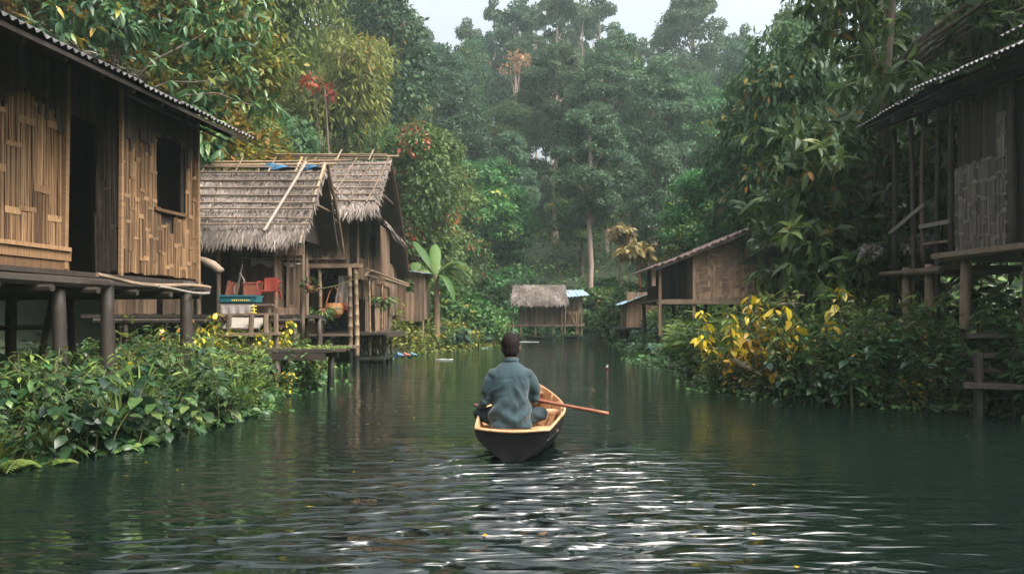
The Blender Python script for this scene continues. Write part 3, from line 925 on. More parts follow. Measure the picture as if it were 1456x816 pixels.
for i in range(16):
    u = random.uniform(-2, 3.4); n = random.uniform(-4.8, -1.2)
    mb.pole(F1.w(u, n, .3), F1.w(u + random.uniform(-.5, .5), n, FL - .1), random.uniform(.02, .045))
for z in (.75, 1.2):
    mb.pole(F1.w(-3, -1.75, z), F1.w(3.5, -1.7, z + .05), .04)
    mb.pole(F1.w(-3, -3.5, z + .2), F1.w(3.5, -3.4, z + .2), .04)
F1.box(mb, -4.5, 1.3, -1.3, -1.25, .55, 1.0, .5)
for u in np.arange(-5, 3.6, .17): F1.box(mb, u, u + random.uniform(.1, .165), -4.7, -4.67, .2, FL - .3 - random.uniform(0, .5), random.random())
mb.build('under_floor_poles', 'dark_wood', h1)
mb = MB()
EA, EB = F1.w(-5.2, .92, 4.36), F1.w(4.25, .97, 4.31)
RA, RB_ = F1.w(-5.2, -3.0, 6.15), F1.w(4.25, -3.0, 6.15)
corrugated(mb, EA, EB, RA, RB_, .105, .02)
rf = mb.build('roof', 'tin', h1)
mb = MB()
slab(mb, F1.w(-5.2, .89, 4.325), F1.w(4.2, .92, 4.285), F1.w(-5.2, -3.0, 6.05), F1.w(4.2, -3.0, 6.05), .05, .3)
for u in np.arange(-5, 3.8, .62):
    mb.beam(F1.w(u, .86, 4.25), F1.w(u, -2.9, 5.95), .06, .09)
mb.build('rafters', 'dark_wood', rf)
mb = MB()
corrugated(mb, F1.w(1.75, .72, 4.20), F1.w(3.95, .76, 4.16), F1.w(1.75, -.1, 4.58), F1.w(3.95, -.1, 4.56), .09, .016)
mb.build('lower_roof_sheet', 'tin', rf)
mb = MB()
slab(mb, F1.w(-5.2, -6.4, 4.6), F1.w(4.25, -6.4, 4.6), F1.w(-5.2, -3.02, 6.17), F1.w(4.25, -3.02, 6.17), .05, .3)
mb.build('roof', 'tin', h1)
# straw sticking out over the eave at the near end
rng = R_(4); n = 240
u = rng.uniform(-4.5, 1.3, n)
p0 = np.array([F1.w(q, .9, 4.42) for q in u]) + rng.normal(size=(n, 3)) * .03 - np.array(h1.location)
leaves_mesh('straw', p0, np.array(F1.N)[None] * 1.0 + np.array(F1.U)[None] * rng.normal(size=(n, 1)) * 1.2 + np.array([0, 0, -.25]), np.array([[0, 0, 1.]]) + rng.normal(size=(n, 3)) * .3, rng.uniform(.1, .3, n), .012, rng.uniform(.4, 1, n), 0., 'thatch', rf)
mb = MB()                                    # drips hanging along the tin edge
dr = MB()

# ============ first thatched house
random.seed(202)
h2 = thing('thatched_house', 'open fronted thatched house with a pale slanting pole laid on its roof', 'house', (-6.8, 19.2, 0))
FX = lambda y: Fr((0, y, 0), (1, 0, 0), (0, -1, 0))
FL2 = 1.5
mb = MB(); slab(mb, (-9.6, 17.85, 3.25), (-4.66, 17.95, 3.25), (-9.6, 19.4, 4.98), (-4.52, 19.4, 4.98), .1)
slab(mb, (-9.6, 21.0, 3.35), (-4.6, 21.0, 3.35), (-9.6, 19.41, 4.98), (-4.5, 19.41, 4.98), .1)
rf = mb.build('roof', 'thatch', h2)
thatch(rf, (-9.6, 17.85, 3.3), (-4.66, 17.95, 3.3), (-9.6, 19.4, 5.03), (-4.52, 19.4, 5.03), 31, 15000, .36, .032, name='straw')
thatch(rf, (-9.6, 21.0, 3.38), (-4.6, 21.0, 3.38), (-9.6, 19.4, 5.03), (-4.52, 19.4, 5.03), 32, 3000, .5, .06)
mb = MB()
for f in np.linspace(.06, .97, 9):
    z = 3.36 + 1.73 * f + .03; y = 17.83 + 1.55 * f - .04
    mb.pole((-9.6, y, z), (-4.56, y + .03, z + random.uniform(-.03, .03)), .022, random.random())
for x in (-8.6, -8.0, -7.45, -6.9, -6.3, -5.1):
    mb.pole((x, 17.9, 3.40), (x + random.uniform(-.15, .25), 19.4, 5.10), .018, random.random())
mb.build('roof_battens', 'wood', rf)
mb = MB(); mb.pole((-5.52, 17.72, 3.33), (-5.02, 19.42, 5.20), .035, 1)
mb.build('roof_pole', 'splint_grey', rf)
mb = MB()
mb.pole((-9.4, 19.38, 5.10), (-4.25, 19.38, 5.14), .035, .8); mb.pole((-8.8, 19.46, 5.20), (-3.9, 19.44, 5.24), .03, .7)
for x in (-8.3, -7.5, -6.7, -5.9, -5.25, -5.15):
    mb.pole((x, 19.25, 4.92), (x + .12, 19.5, 5.34), .022)
mb.build('ridge_pole', 'pole', rf)
mb = MB()
rows = []
for j, (y, z) in enumerate(((19.29, 5.0), (19.35, 5.06), (19.4, 5.10), (19.55, 4.98))):
    rows.append([Vector((x, y + .04 * math.sin(x * 7 + j), z + .035 * math.sin(x * 9 + j * 2) + .03)) for x in np.linspace(-6.2, -4.66, 22)])
mb.sheet(rows, .01)
mb.build('ridge_tarp', 'tarp', rf)
mb = MB()
mb.pole((-4.55, 19.38, 5.16), (-4.72, 17.70, 3.05), .04, .8); mb.pole((-4.5, 19.42, 5.12), (-4.42, 20.9, 3.1), .04, .8)
mb.pole((-4.68, 18.7, 4.1), (-4.62, 20.2, 4.1), .03, .6)
mb.build('barge_pole', 'pole', h2)
mb = MB()                                    # dark gable infill and back, side walls
mb.add([(-5.0, 18.15, 3.25), (-5.0, 20.7, 3.3), (-5.0, 19.4, 4.85)], [(0, 1, 2)], .2)
mb.box((-7.4, 20.6, 2.5), 4.2, .05, 2.0, v=.3)
mb.build('gable', 'dark_wood', h2)
mb = MB(); mb2 = MB()
slats(mb, FX(18.2), -5.36, -4.95, 1.62, 2.98, .0, .10, holes=[(-5.25, -5.17, 1.8, 2.8), (-5.08, -5.02, 1.7, 2.8)])
slats(mb, FX(18.08), -5.32, -4.72, 2.84, 3.28, .02, .12, gap=0)
slats(mb, FX(18.15), -5.42, -4.9, 1.2, 1.62, .02, .12, gap=0)
mb.build('wall', 'splint_far', h2)
mb = MB(); slats(mb, FX(18.3), -9.4, -7.15, 1.5, 3.2, 0, .1)
mb.build('wall', 'splint_far', h2)
mb = MB(); slats(mb, FX(20.4), -7.2, -5.3, 1.5, 3.3, 0, .12, lo=.0, hi=.4)
mb.build('inner_wall', 'splint_far', h2)
mb = MB()
for x, y in ((-7.15, 18.2), (-6.72, 18.15), (-5.4, 18.15), (-4.78, 18.15), (-5.3, 20.5)):
    mb = MB(); mb.pole((x, y, .9), (x, y, 3.3), .05); mb.build('post', 'wood', h2, True)
mb = MB(); mb.box((-7.35, 19.4, FL2 - .06), 4.9, 2.6, .08, v=.4)
for y in (18.1, 19.3, 20.5): mb.pole((-9.5, y, FL2 - .17), (-4.8, y, FL2 - .17), .06)
mb.build('floor', 'dark_wood', h2)
for x, y in [(x, y) for x in (-8.8, -7.3, -6.1, -4.95) for y in (18.15, 20.4)]:
    mb = MB(); mb.pole((x, y, -.2), (x, y, FL2 - .1), .07); mb.build('stilt', 'dark_wood', h2, True)

mb = MB()
mb.tube([at(277, 368, 17.6), at(290, 371, 17.6), at(303, 377, 17.6), at(313, 385, 17.6), at(318, 383, 17.6)], [.06, .085, .10, .09, .03], 9, .8)
tag(mb.build('curved_log', 'wood', None, True), 'short curved log jutting out beside the near left house corner', 'log')

# ---- things standing in the open front
def boxy(mb, a, b, v=None, rz=0.0):
    a = Vector(a); b = Vector(b); c = (a + b) / 2; d = b - a
    mb.box(c, abs(d.x), abs(d.y), abs(d.z), Vector((math.cos(rz), math.sin(rz), 0)), Vector((-math.sin(rz), math.cos(rz), 0)), None, v)

def tray(name, lab, cat, c, w, d, h, mat, marks=False):
    t = thing(name, lab, cat, c)
    mb = MB()
    mb.box(Vector(c) + Vector((0, 0, .02)), w, d, .03, v=.4)
    for s in (-1, 1):
        mb.box(Vector(c) + Vector((0, s * (d / 2 - .012), h / 2)), w, .024, h, v=.5)
        mb.box(Vector(c) + Vector((s * (w / 2 - .012), 0, h / 2 + .001)), .024, d - .05, h, v=.5)
    mb.build('tub', mat, t)
    mb = MB()
    for s in (-1, 1):
        mb.box(Vector(c) + Vector((0, s * (d / 2 + .012), h - .015)), w + .05, .02, .035, v=.9)
    mb.build('rim', mat, t)
    if marks:
        mb = MB()
        for i in range(9):
            mb.box(Vector(c) + Vector((-.12 + i * .045, -d / 2 - .004, h * .42)), .028 * random.uniform(.6, 1), .006, .035 * random.uniform(.6, 1.1), v=.8)
        mb.build('lettering', 'yellow', t)
    return t
TB = at(343, 432, 17.2)
tray('crate', 'teal crate with faint yellow marks standing on the cloth hung bench', 'crate', TB, .78, .42, .18, 'teal', True)
b2 = thing('bench', 'rough bench hung with grey cloth below the teal crate', 'bench', (TB.x + .1, TB.y, .5))
mb = MB(); mb.box(TB + Vector((.15, 0, -.025)), 1.15, .45, .04, v=.4); mb.build('bench_top', 'wood', b2)
mb = MB()
rows = [[Vector((TB.x - .36 + .72 * i / 14, TB.y - .235 - .03 * math.sin(i * 1.7) * (j / 5), TB.z - .03 - .30 * j / 5 * (1 - .35 * abs(i / 7 - 1)))) for i in range(15)] for j in range(6)]
mb.sheet(rows, .008, .15); mb.build('hanging_cloth', 'cloth_grey', b2)
for x in (-.35, .65):
    mb = MB(); mb.pole(TB + Vector((x, -.15, -.9)), TB + Vector((x, -.15, -.04)), .04); mb.build('leg', 'wood', b2)
mb = MB(); mb.tube([TB + Vector((.34, -.25, -.02)), TB + Vector((.37, -.27, -.15)), TB + Vector((.33, -.27, -.3))], .014, 6)
for k in range(4): mb.tube([TB + Vector((.30, -.27, -.05 - k * .07)), TB + Vector((.42, -.27, -.06 - k * .07))], .01, 5)
tag(mb.build('strap', 'yellow'), 'yellow strap hanging from the end of the teal crate', 'strap')
c = at(360, 420, 17.9); c.z = max(c.z, FL2 + .0)
t = thing('box', 'rust brown box on the open floor behind the teal crate', 'box', c)
mb = MB(); mb.box(c + Vector((0, 0, .13)), .34, .3, .26, v=.6); mb.build('box_body', 'rust', t)
mb = MB(); mb.box(c + Vector((0, 0, .275)), .37, .33, .03, v=.9); mb.build('lid', 'rust', t)
c = at(383, 424, 17.6)
t = thing('plastic_chair', 'red plastic chair facing outward in the open front of the first thatched house', 'chair', (c.x, c.y, c.z))
mb = MB(); mb.sheet([[c + Vector((x, -.18 + .05 * math.cos(x * 6), .16)) for x in np.linspace(-.2, .2, 7)], [c + Vector((x, .16, .19)) for x in np.linspace(-.2, .2, 7)]], .03); mb.build('seat', 'red', t)
mb = MB(); mb.sheet([[c + Vector((x, .16 + .05 * math.cos(x * 7), .19)) for x in np.linspace(-.17, .17, 7)], [c + Vector((x, .24, .47 - .5 * x * x)) for x in np.linspace(-.19, .15, 7)]], .03); mb.build('backrest', 'red', t)
for sx in (-1, 1):
    mb = MB(); mb.tube([c + Vector((sx * .22, .2, .36)), c + Vector((sx * .23, 0, .37)), c + Vector((sx * .22, -.18, .33)), c + Vector((sx * .21, -.2, .18))], .022, 7); mb.build('armrest', 'red', t)
    for sy in (-1, 1):
        mb = MB(); mb.tube([c + Vector((sx * .18, sy * .15, .17)), c + Vector((sx * .21, sy * .19, 0))], [.028, .02], 7); mb.build('leg', 'red', t)
c = at(327, 421, 18.0)
mb = MB()
for i, dx in enumerate((-.09, -.02, .06, .12)):
    mb.beam(c + Vector((dx, 0, -.05)), c + Vector((dx + .04, .1, .36 - .03 * i)), .07, .03)
tag(mb.build('board_stack', 'rust'), 'few brown boards leaning behind the teal crate', 'boards')
mb = MB()
mb.tube([at(336, 418, 17.9), at(341, 395, 17.9), at(345, 374, 17.95)], [.025, .02, .012], 6)
mb.tube([at(341, 388, 17.9), at(347, 398, 17.9), at(350, 414, 17.9)], [.014, .02, .018], 6)
mb.tube([at(339, 402, 17.9), at(333, 410, 17.9), at(334, 419, 17.9)], [.014, .016, .012], 6)
tag(mb.build('driftwood_branch', 'splint_grey'), 'bare forked grey branch standing upright behind the teal crate', 'branch')
c = at(392, 385, 18.6)
mb = MB()
for i in range(7):
    x = -.5 + i * .17
    mb.sheet([[c + Vector((x + a, 0, .28 - .02 * i + .01 * a)) for a in (-.08, 0, .08)], [c + Vector((x + a, .02, .13 + .05 * math.sin(i * 2.3 + a * 9))) for a in (-.08, 0, .08)]], .006)
mb.tube([c + Vector((-.8, 0, .3)), c + Vector((.7, 0, .26))], .008, 5)
tag(mb.build('hanging_rags', 'cloth_grey'), 'grey rags on a line inside the dark room of the first thatched house', 'rags')

# ---- plank stage and dock in front of it
d1 = thing('plank_steps', 'rough plank steps with a pale tilted board leading down to the dock', 'steps', (-5.6, 16.4, .3))
mb = MB(); mb.box(at(349, 458, 16.6), .74, .62, .035, Vector((1, .05, 0)).normalized(), Vector((0, .9, .42)).normalized(), Vector((0, -.42, .9)).normalized(), v=.95)
mb.build('board', 'splint_grey', d1)
mb = MB(); mb.beam(at(320, 476, 16.2), at(397, 474, 16.3), .34, .06, v=.55); mb.build('step', 'wood', d1)
mb = MB(); mb.beam(at(318, 448, 16.9), at(402, 446, 16.9), .3, .05, v=.4); mb.build('step', 'wood', d1)
for px in (326, 358, 378, 392):
    mb = MB(); mb.pole(at(px, 447, 16.35), Vector((at(px, 447, 16.35).x, 16.35, -.1)), .055); mb.build('post', 'wood', d1)
dk = thing('dock', 'low dark wooden dock on thick posts over the water at the left bank', 'dock', (-4.2, 15.4, 0))
mb = MB()
for i in range(9):
    y = 14.95 + i * .14
    mb.beam((-5.4 + random.uniform(-.1, .05), y, .76), (-3.27 + random.uniform(-.25, .12), y, .78 + random.uniform(-.015, .015)), .13, .06)
mb.build('deck', 'dark_wood', dk)
for y_ in (14.9, 16.05):
    mb = MB(); mb.beam((-5.3, y_, .66), (-3.5, y_, .67), .12, .12, v=.3); mb.build('beam', 'dark_wood', dk)
for x, y in ((-4.75, 14.92), (-4.42, 14.92), (-4.13, 15.0), (-3.65, 16.0), (-4.6, 16.0)):
    mb = MB(); mb.pole((x, y, -.8), (x + .02, y, .62), .075); mb.build('post', 'dark_wood', dk, True)
# moss along the dock end
rng = R_(9); n = 260
leaves_mesh('moss', np.stack([rng.uniform(-4.1, -3.2, n), rng.uniform(14.9, 16.1, n), np.full(n, .81)], 1) - np.array(dk.location), rng.normal(size=(n, 3)) * [1, 1, .4] + [0, 0, .3], rng.normal(size=(n, 3)) + [0, 0, 1], .06, .03, rng.uniform(0, 1, n), 0., 'leaf_light', dk)

# ============ two storey house
random.seed(303)
h3 = thing('two_storey_house', 'two storey thatched stilt house with a steep gable facing the river', 'house', (-6.4, 27.5, 0))
X3 = -4.75
mb = MB(); slab(mb, (-10, 24.0, 4.72), (-4.12, 24.05, 4.72), (-10, 27.5, 6.8), (-4.22, 27.5, 6.8), .1)
slab(mb, (-10, 32.6, 3.4), (-4.3, 32.6, 3.4), (-10, 27.52, 6.8), (-4.22, 27.52, 6.8), .1)
rf = mb.build('roof', 'thatch', h3)
thatch(rf, (-10, 24.0, 4.77), (-4.12, 24.05, 4.77), (-10, 27.5, 6.85), (-4.22, 27.5, 6.85), 33, 15000, .55, .045)
thatch(rf, (-10, 32.6, 3.44), (-4.3, 32.6, 3.44), (-10, 27.52, 6.85), (-4.22, 27.52, 6.85), 34, 5000, .7, .09)
mb = MB()
for f in np.linspace(.05, .97, 8):
    mb.pole((-10, 23.95 + 3.5 * f, 4.87 + 2.08 * f), (-4.15, 24.0 + 3.5 * f, 4.87 + 2.08 * f), .03, random.random())
for x in (-6.9, -6.2, -5.5, -4.9, -4.4):
    mb.pole((x, 24.0, 4.9), (x + .15, 27.5, 6.98), .025)
mb.build('roof_battens', 'wood', rf)
mb = MB(); mb.pole((-10, 27.5, 6.98), (-3.9, 27.5, 7.0), .045, .7); mb.pole((-10, 27.4, 7.06), (-4.3, 27.4, 7.04), .03, .7)
mb.pole((-6.0, 27.2, 6.8), (-5.9, 27.6, 7.25), .03); mb.pole((-4.9, 27.2, 6.8), (-4.8, 27.6, 7.25), .03)
mb.build('ridge_pole', 'pole', rf)
mb = MB(); mb.pole((-4.2, 27.5, 6.86), (-4.1, 24.0, 4.62), .06, .5); mb.pole((-4.2, 27.5, 6.86), (-4.25, 32.5, 3.4), .06, .3)
mb.pole((-4.35, 25.6, 5.6), (-4.35, 29.4, 5.6), .04, .6)
mb.build('barge_pole', 'wood', h3)
mb = MB(); mb.add([(-4.8, 24.5, 4.8), (-4.8, 31.3, 4.1), (-4.8, 27.5, 6.6)], [(0, 1, 2)], .15)
mb.build('gable', 'dark_wood', h3)
mb = MB(); slab(mb, (-3.95, 23.9, 4.35), (-3.98, 28.6, 4.15), (-4.82, 24.3, 4.95), (-4.82, 28.6, 4.95), .05)
sk_ = mb.build('skirt_roof', 'thatch', h3)
thatch(sk_, (-3.95, 23.9, 4.38), (-3.98, 28.6, 4.18), (-4.82, 24.3, 5.0), (-4.82, 28.6, 5.0), 35, 1800, .4, .045)
U3 = 3.02
mb = MB(); slats(mb, FX(24.62), -7.4, X3 + .02, U3, 4.75, 0, .13, holes=[(-5.06, -4.83, 3.2, 4.45)], gap=.05)
mb.build('wall', 'splint_far', h3)
mb = MB()
slats(mb, FX(24.56), -7.4, -5.1, 3.2, 3.42, .0, .2, gap=.0, lo=.5, hi=.9)
mb.beam((-7.4, 24.5, U3 - .02), (-4.6, 24.5, U3 + .0), .1, .12, v=.8); mb.beam((-7.4, 24.5, 3.22), (-5.1, 24.5, 3.24), .05, .05, v=.9)
mb.build('rail', 'splint_far', h3)
FSd = Fr((X3, 24.6, 0), (0, 1, 0), (1, 0, 0))
mb = MB(); slats(mb, FSd, .0, 6.2, 2.62, 4.75, 0, .15, holes=[(.28, 1.0, 3.3, 4.5), (1.9, 2.35, 3.5, 4.25), (2.6, 3.1, 3.5, 4.25)], gap=.04, ragged=.12)
slats(mb, FSd, 6.2, 8.5, 1.6, 3.5, 0, .15, ragged=.1)
mb.build('wall', 'splint_far', h3)
mb = MB(); mb.box((-4.85, 28, 3.8), .05, 6.6, 1.9, v=.2); mb.box((-7.2, 24.75, 3.9), 4.6, .05, 1.7, v=.2)
mb.build('inner_boards', 'dark_wood', h3)
mb = MB(); mb.box((-7.3, 28.1, U3 - .1), 5.1, 7.0, .1, v=.3); mb.box((-7.3, 28.1, .93), 5.1, 7, .08, v=.3)
mb.box((-7.3, 30.6, 2.0), 5.1, .06, 2.0, v=.2); mb.build('floor', 'dark_wood', h3)
mb = MB(); slats(mb, FX(26.6), -7.4, -4.9, .95, 3.0, 0, .16, holes=[(-6.2, -5.5, .9, 2.7)], lo=0, hi=.5)
slats(mb, Fr((X3 - .05, 24.6, 0), (0, 1, 0), (1, 0, 0)), 1.4, 7.2, .95, 2.9, 0, .15, gap=.15, ragged=.1, holes=[(2.2, 3.2, .9, 2.4)])
mb.build('lower_wall', 'splint_far', h3)
for x, y, z1, r in ((-4.78, 24.55, 3.1, .075), (-4.96, 24.35, 3.0, .075), (-4.45, 25.0, 2.75, .04), (-4.42, 26.0, 2.7, .035), (-4.40, 27.2, 2.6, .04), (-4.75, 29.0, 2.9, .06), (-5.9, 24.6, 3.0, .06), (-7.2, 24.6, 3.0, .06), (-4.8, 31.5, 2.6, .06)):
    mb = MB(); mb.pole((x, y, -.7), (x + random.uniform(-.05, .05), y, z1), r, None, 7, True); mb.build('post', 'pole', h3, True)
mb = MB()
for k in range(5):
    mb.pole((-4.4 + random.uniform(-.1, .1), 24.1 + .1 * k, 2.72 + .05 * k), (-4.2 + random.uniform(-.1, .1), 31.5 + k * .6, 2.66 + .04 * k), .035, random.uniform(.5, 1), 6, True)
mb.build('balcony_rail', 'pole', h3)
mb = MB(); mb.box((-4.35, 26.6, .93), 1.0, 4.0, .07, v=.4); mb.beam((-3.85, 24.5, .87), (-3.85, 28.7, .87), .08, .1)
mb.box((-4.4, 26.0, .16), .9, 3.0, .07, v=.4); mb.build('platform', 'dark_wood', h3)
for k in range(12):
    mb = MB(); mb.pole((random.uniform(-4.9, -4.0), random.uniform(24.6, 28.5), -.5), (random.uniform(-4.9, -4.0), random.uniform(24.6, 28.5), .9), .04); mb.build('stilt', 'wood', h3)
mb = MB(); mb.box((-5.3, 23.9, .55), 1.3, .9, .07, v=.5); mb.box((-5.5, 24.2, .90), 1.2, .5, .06, v=.5)
mb.build('front_step', 'wood', h3)
# lean-to at the far end
mb = MB(); slats(mb, Fr((-5.3, 33, 0), (1, 0, 0), (0, -1, 0)), 0, 1.62, 1.3, 3.38, 0, .12, holes=[(.95, 1.25, 2.5, 3.0)], gap=.05)
slats(mb, Fr((-3.66, 33, 0), (0, 1, 0), (1, 0, 0)), 0, 2.4, 1.4, 3.3, 0, .14)
mb.box((-4.5, 34.2, 1.5), 1.6, 2.4, .07, v=.4); mb.build('lean_to', 'splint_far', h3)
mb = MB(); mb.sheet([[Vector((x, 32.7, 3.42 - .12 * (x + 4.6) + .02 * math.sin(x * 9))) for x in np.linspace(-5.3, -3.4, 9)], [Vector((x, 35.4, 3.5 - .12 * (x + 4.6))) for x in np.linspace(-5.3, -3.4, 9)]], .02, .9)
mb.build('lean_to_roof', 'tin_blue', h3)
for x in (-4.4, -3.7):
    mb = MB(); mb.pole((x, 33.1, -.3), (x, 33.1, 1.75), .05); mb.build('stilt', 'wood', h3)
t = thing('bucket', 'small red bucket standing on the blue lean-to roof', 'bucket', (-4.42, 32.95, 3.42))
mb = MB(); mb.tube([(-4.42, 32.95, 3.43), (-4.42, 32.95, 3.64)], [.16, .2], 14); mb.build('bucket_body', 'red', t)
mb = MB(); mb.tube([(-4.42, 32.95, 3.63), (-4.42, 32.95, 3.66)], [.215, .215], 14); mb.build('rim', 'red', t)

# hanging things in the open lower storey
def basket(px, py, Y, r, lab, mat='orange'):
    c = at(px, py, Y); t = thing('basket', lab, 'basket', c)
    mb = MB(); mb.tube([c + Vector((0, 0, z)) for z in (-.9 * r, -.5 * r, 0.2 * r, .7 * r)], [.55 * r, .95 * r, 1.05 * r, .9 * r], 14); mb.build('basket_body', mat, t)
    mb = MB(); mb.tube([c + Vector((-.85 * r, 0, .7 * r)), c + Vector((-.5 * r, 0, 1.9 * r)), c + Vector((0, 0, 2.6 * r)), c + Vector((.5 * r, 0, 1.9 * r)), c + Vector((.85 * r, 0, .7 * r))], .02, 6); mb.build('handle', mat, t)
basket(475, 440, 24.4, .28, 'orange woven basket hanging in the open lower storey of the two storey house')
basket(492, 436, 24.9, .2, 'smaller brown basket right of the orange woven basket', 'rust')
c = at(489, 392, 24.8)
mb = MB(); mb.sheet([[c + Vector((.35 * (i / 8 - .5) * (1 + .5 * j / 6) + .03 * math.sin(j), .05 * math.sin(i * 1.9), -.95 * j / 6 - .1 * (i % 3) * (j == 6))) for i in range(9)] for j in range(7)], .008)
tag(mb.build('hanging_cloth', 'cloth_grey'), 'long grey cloth hanging at the corner of the two storey house', 'cloth')
c = at(523, 398, 25.4)
mb = MB(); mb.sheet([[c + Vector((.55 * (i / 8 - .5), .05 * math.sin(i * 1.9), -.55 * j / 6 - .06 * (i % 3) * (j == 6))) for i in range(9)] for j in range(7)], .008, .9)
tag(mb.build('hanging_cloth', 'splint_far'), 'short pale cloth hung behind the thin balcony poles', 'cloth')
mb = MB(); mb.tube([at(438 + i * 6, 412 - 1.5 * i + 4 * math.sin(i / 12 * PI), 24.3) for i in range(13)], .02, 6)
tag(mb.build('rope', 'stem'), 'sagging rope strung across the open lower storey', 'rope')
for px_, py_, Y_, lb_ in ((545, 428, 25.2, 'green trailing plant hanging from the balcony poles of the two storey house'), (458, 446, 23.9, 'green plant hanging beside the orange woven basket')):
    q = at(px_, py_, Y_); t = thing('hanging_plant', lb_, 'plant', q)
    mb = MB(); mb.tube([q + Vector((0, 0, z)) for z in (-.02, .1, .16)], [.08, .12, .12], 10); mb.tube([q + Vector((0, 0, .15)), q + Vector((0, 0, .7))], .008, 4); mb.build('pot', 'rust', t)
    r_ = R_(int(px_)); n_ = 170; d_ = rdir(n_, r_); d_[:, 2] = -np.abs(d_[:, 2]) * 1.2 + .35
    leaves_mesh('foliage', d_ * [.42, .3, .38] * r_.uniform(.2, 1, (n_, 1)) + [0, 0, .1], d_ + [0, 0, -.5], r_.normal(size=(n_, 3)) + [0, 0, 1], .2, .05, r_.uniform(0, 1, n_), 0., 'leaf_wet', t)
q = at(440, 406, 18.0); t = thing('flowering_pot', 'hanging pot of red flowers at the corner of the first thatched house', 'plant', q)
mb = MB(); mb.tube([q + Vector((0, 0, z)) for z in (-.16, -.05, .0)], [.05, .08, .08], 10); mb.tube([q + Vector((0, 0, 0)), q + Vector((0, 0, .5))], .006, 4); mb.build('pot', 'rust', t)
r_ = R_(3); n_ = 90; d_ = rdir(n_, r_)
leaves_mesh('foliage', d_ * [.17, .14, .13], d_, r_.normal(size=(n_, 3)), .09, .04, r_.uniform(0, 1, n_), 0., 'leaf_wet', t)
n_ = 26; d_ = rdir(n_, r_); leaves_mesh('flowers', d_ * [.17, .16, .13], d_, r_.normal(size=(n_, 3)), .07, .06, r_.uniform(0, 1, n_), 0., 'red', t)
c = at(574, 513 - 14, 26.5)
t = thing('bundle', 'bright blue and orange bundle lying at the water edge by the two storey house', 'bundle', (c.x, c.y, .1))
for k, m_ in enumerate(('tarp', 'rust', 'teal')):
    mb = MB(); q = Vector((-3.75 + k * .2, 25.4 + .1 * k, .12)); mb.tube([q, q + Vector((.12, 0, .14)), q + Vector((.3, 0, .10))], [.04, .08, .03], 8); mb.build('cloth_roll', m_, t)

# ============ far hut closing the river
random.seed(404)
h4 = thing('river_hut', 'small thatched stilt hut with a tin roofed side room closing the far river', 'hut', (2.3, 55, 0))
mb = MB(); slab(mb, (.10, 53.3, 2.62), (3.62, 53.3, 2.62), (.15, 55.0, 3.72), (3.58, 55.0, 3.72), .12)
slab(mb, (.10, 56.7, 2.62), (3.62, 56.7, 2.62), (.15, 55.02, 3.72), (3.58, 55.02, 3.72), .12)
rf = mb.build('roof', 'thatch', h4)
thatch(rf, (.05, 53.25, 2.66), (3.66, 53.25, 2.66), (.12, 55, 3.8), (3.6, 55, 3.8), 41, 4500, .5, .07)
mb = MB(); slats(mb, FX(53.9), .5, 3.4, 1.0, 2.75, 0, .12, gap=.02)
slats(mb, FX(53.95), .5, 3.4, .98, 1.15, -.02, .3, gap=0, lo=.0, hi=.3); mb.build('wall', 'splint_far', h4)
mb = MB(); slats(mb, FX(54.0), 3.6, 4.75, 1.85, 3.0, 0, .14, gap=.1); mb.build('wall', 'splint_far', h4)
mb = MB(); slats(mb, Fr((.5, 54, 0), (0, 1, 0), (-1, 0, 0)), 0, 2.4, 1, 2.75, 0, .2); mb.build('wall', 'splint_far', h4)
mb = MB(); slats(mb, FX(56.2), .5, 4.7, 1, 2.8, 0, .2); mb.build('wall', 'splint_far', h4)
mb = MB(); corrugated(mb, (3.55, 53.4, 2.88), (5.2, 53.4, 3.0), (3.55, 56.2, 3.45), (5.0, 56.2, 3.45), .22, .03, v=.8); mb.build('side_roof', 'tin_blue', h4)
mb = MB(); mb.box((2.2, 55, .93), 3.9, 2.6, .09, v=.4); mb.beam((-.3, 53.7, .98), (4.9, 53.7, 1.0), .1, .12, v=.8); mb.beam((3.4, 53.8, 1.85), (4.95, 53.8, 1.87), .1, .1, v=.8); mb.build('floor', 'wood', h4)
for x, y, z in ((.12, 53.6, 2.7), (.55, 53.7, 1), (1.6, 53.8, 1), (2.7, 53.8, 1), (3.35, 53.7, 2.7), (3.55, 53.7, 2.8), (4.5, 53.8, 3.0), (4.72, 53.8, 1.9), (.5, 56, 1), (2.5, 56, 1), (4.5, 56, 2.9)):
    mb = MB(); mb.pole((x, y, -.5), (x + random.uniform(-.06, .06), y, z), .06); mb.build('stilt', 'pole', h4)
mb = MB(); mb.pole((3.9, 53.75, 1.8), (4.5, 53.75, .4), .05); mb.build('brace', 'pole', h4)
for dx, lab in ((1.9, 'dark canoe moored under the far hut'), (3.9, 'short dark canoe beside the corner stilts of the far hut')):
    t = MB(); rows = []
    for i in range(9):
        s = i / 8 * 2 - 1; w = .28 * (1 - s * s) ** .5 + .02; z = .12 + .12 * s * s
        rows.append([Vector((dx + s * (1.0 if dx < 3 else .5), 53.0 + w * math.sin(a), z + .16 - .24 * math.cos(a))) for a in np.linspace(-1.5, 1.5, 7)])
    t.sheet(rows, .03); tag(t.build('canoe', 'dark_wood'), lab, 'canoe')

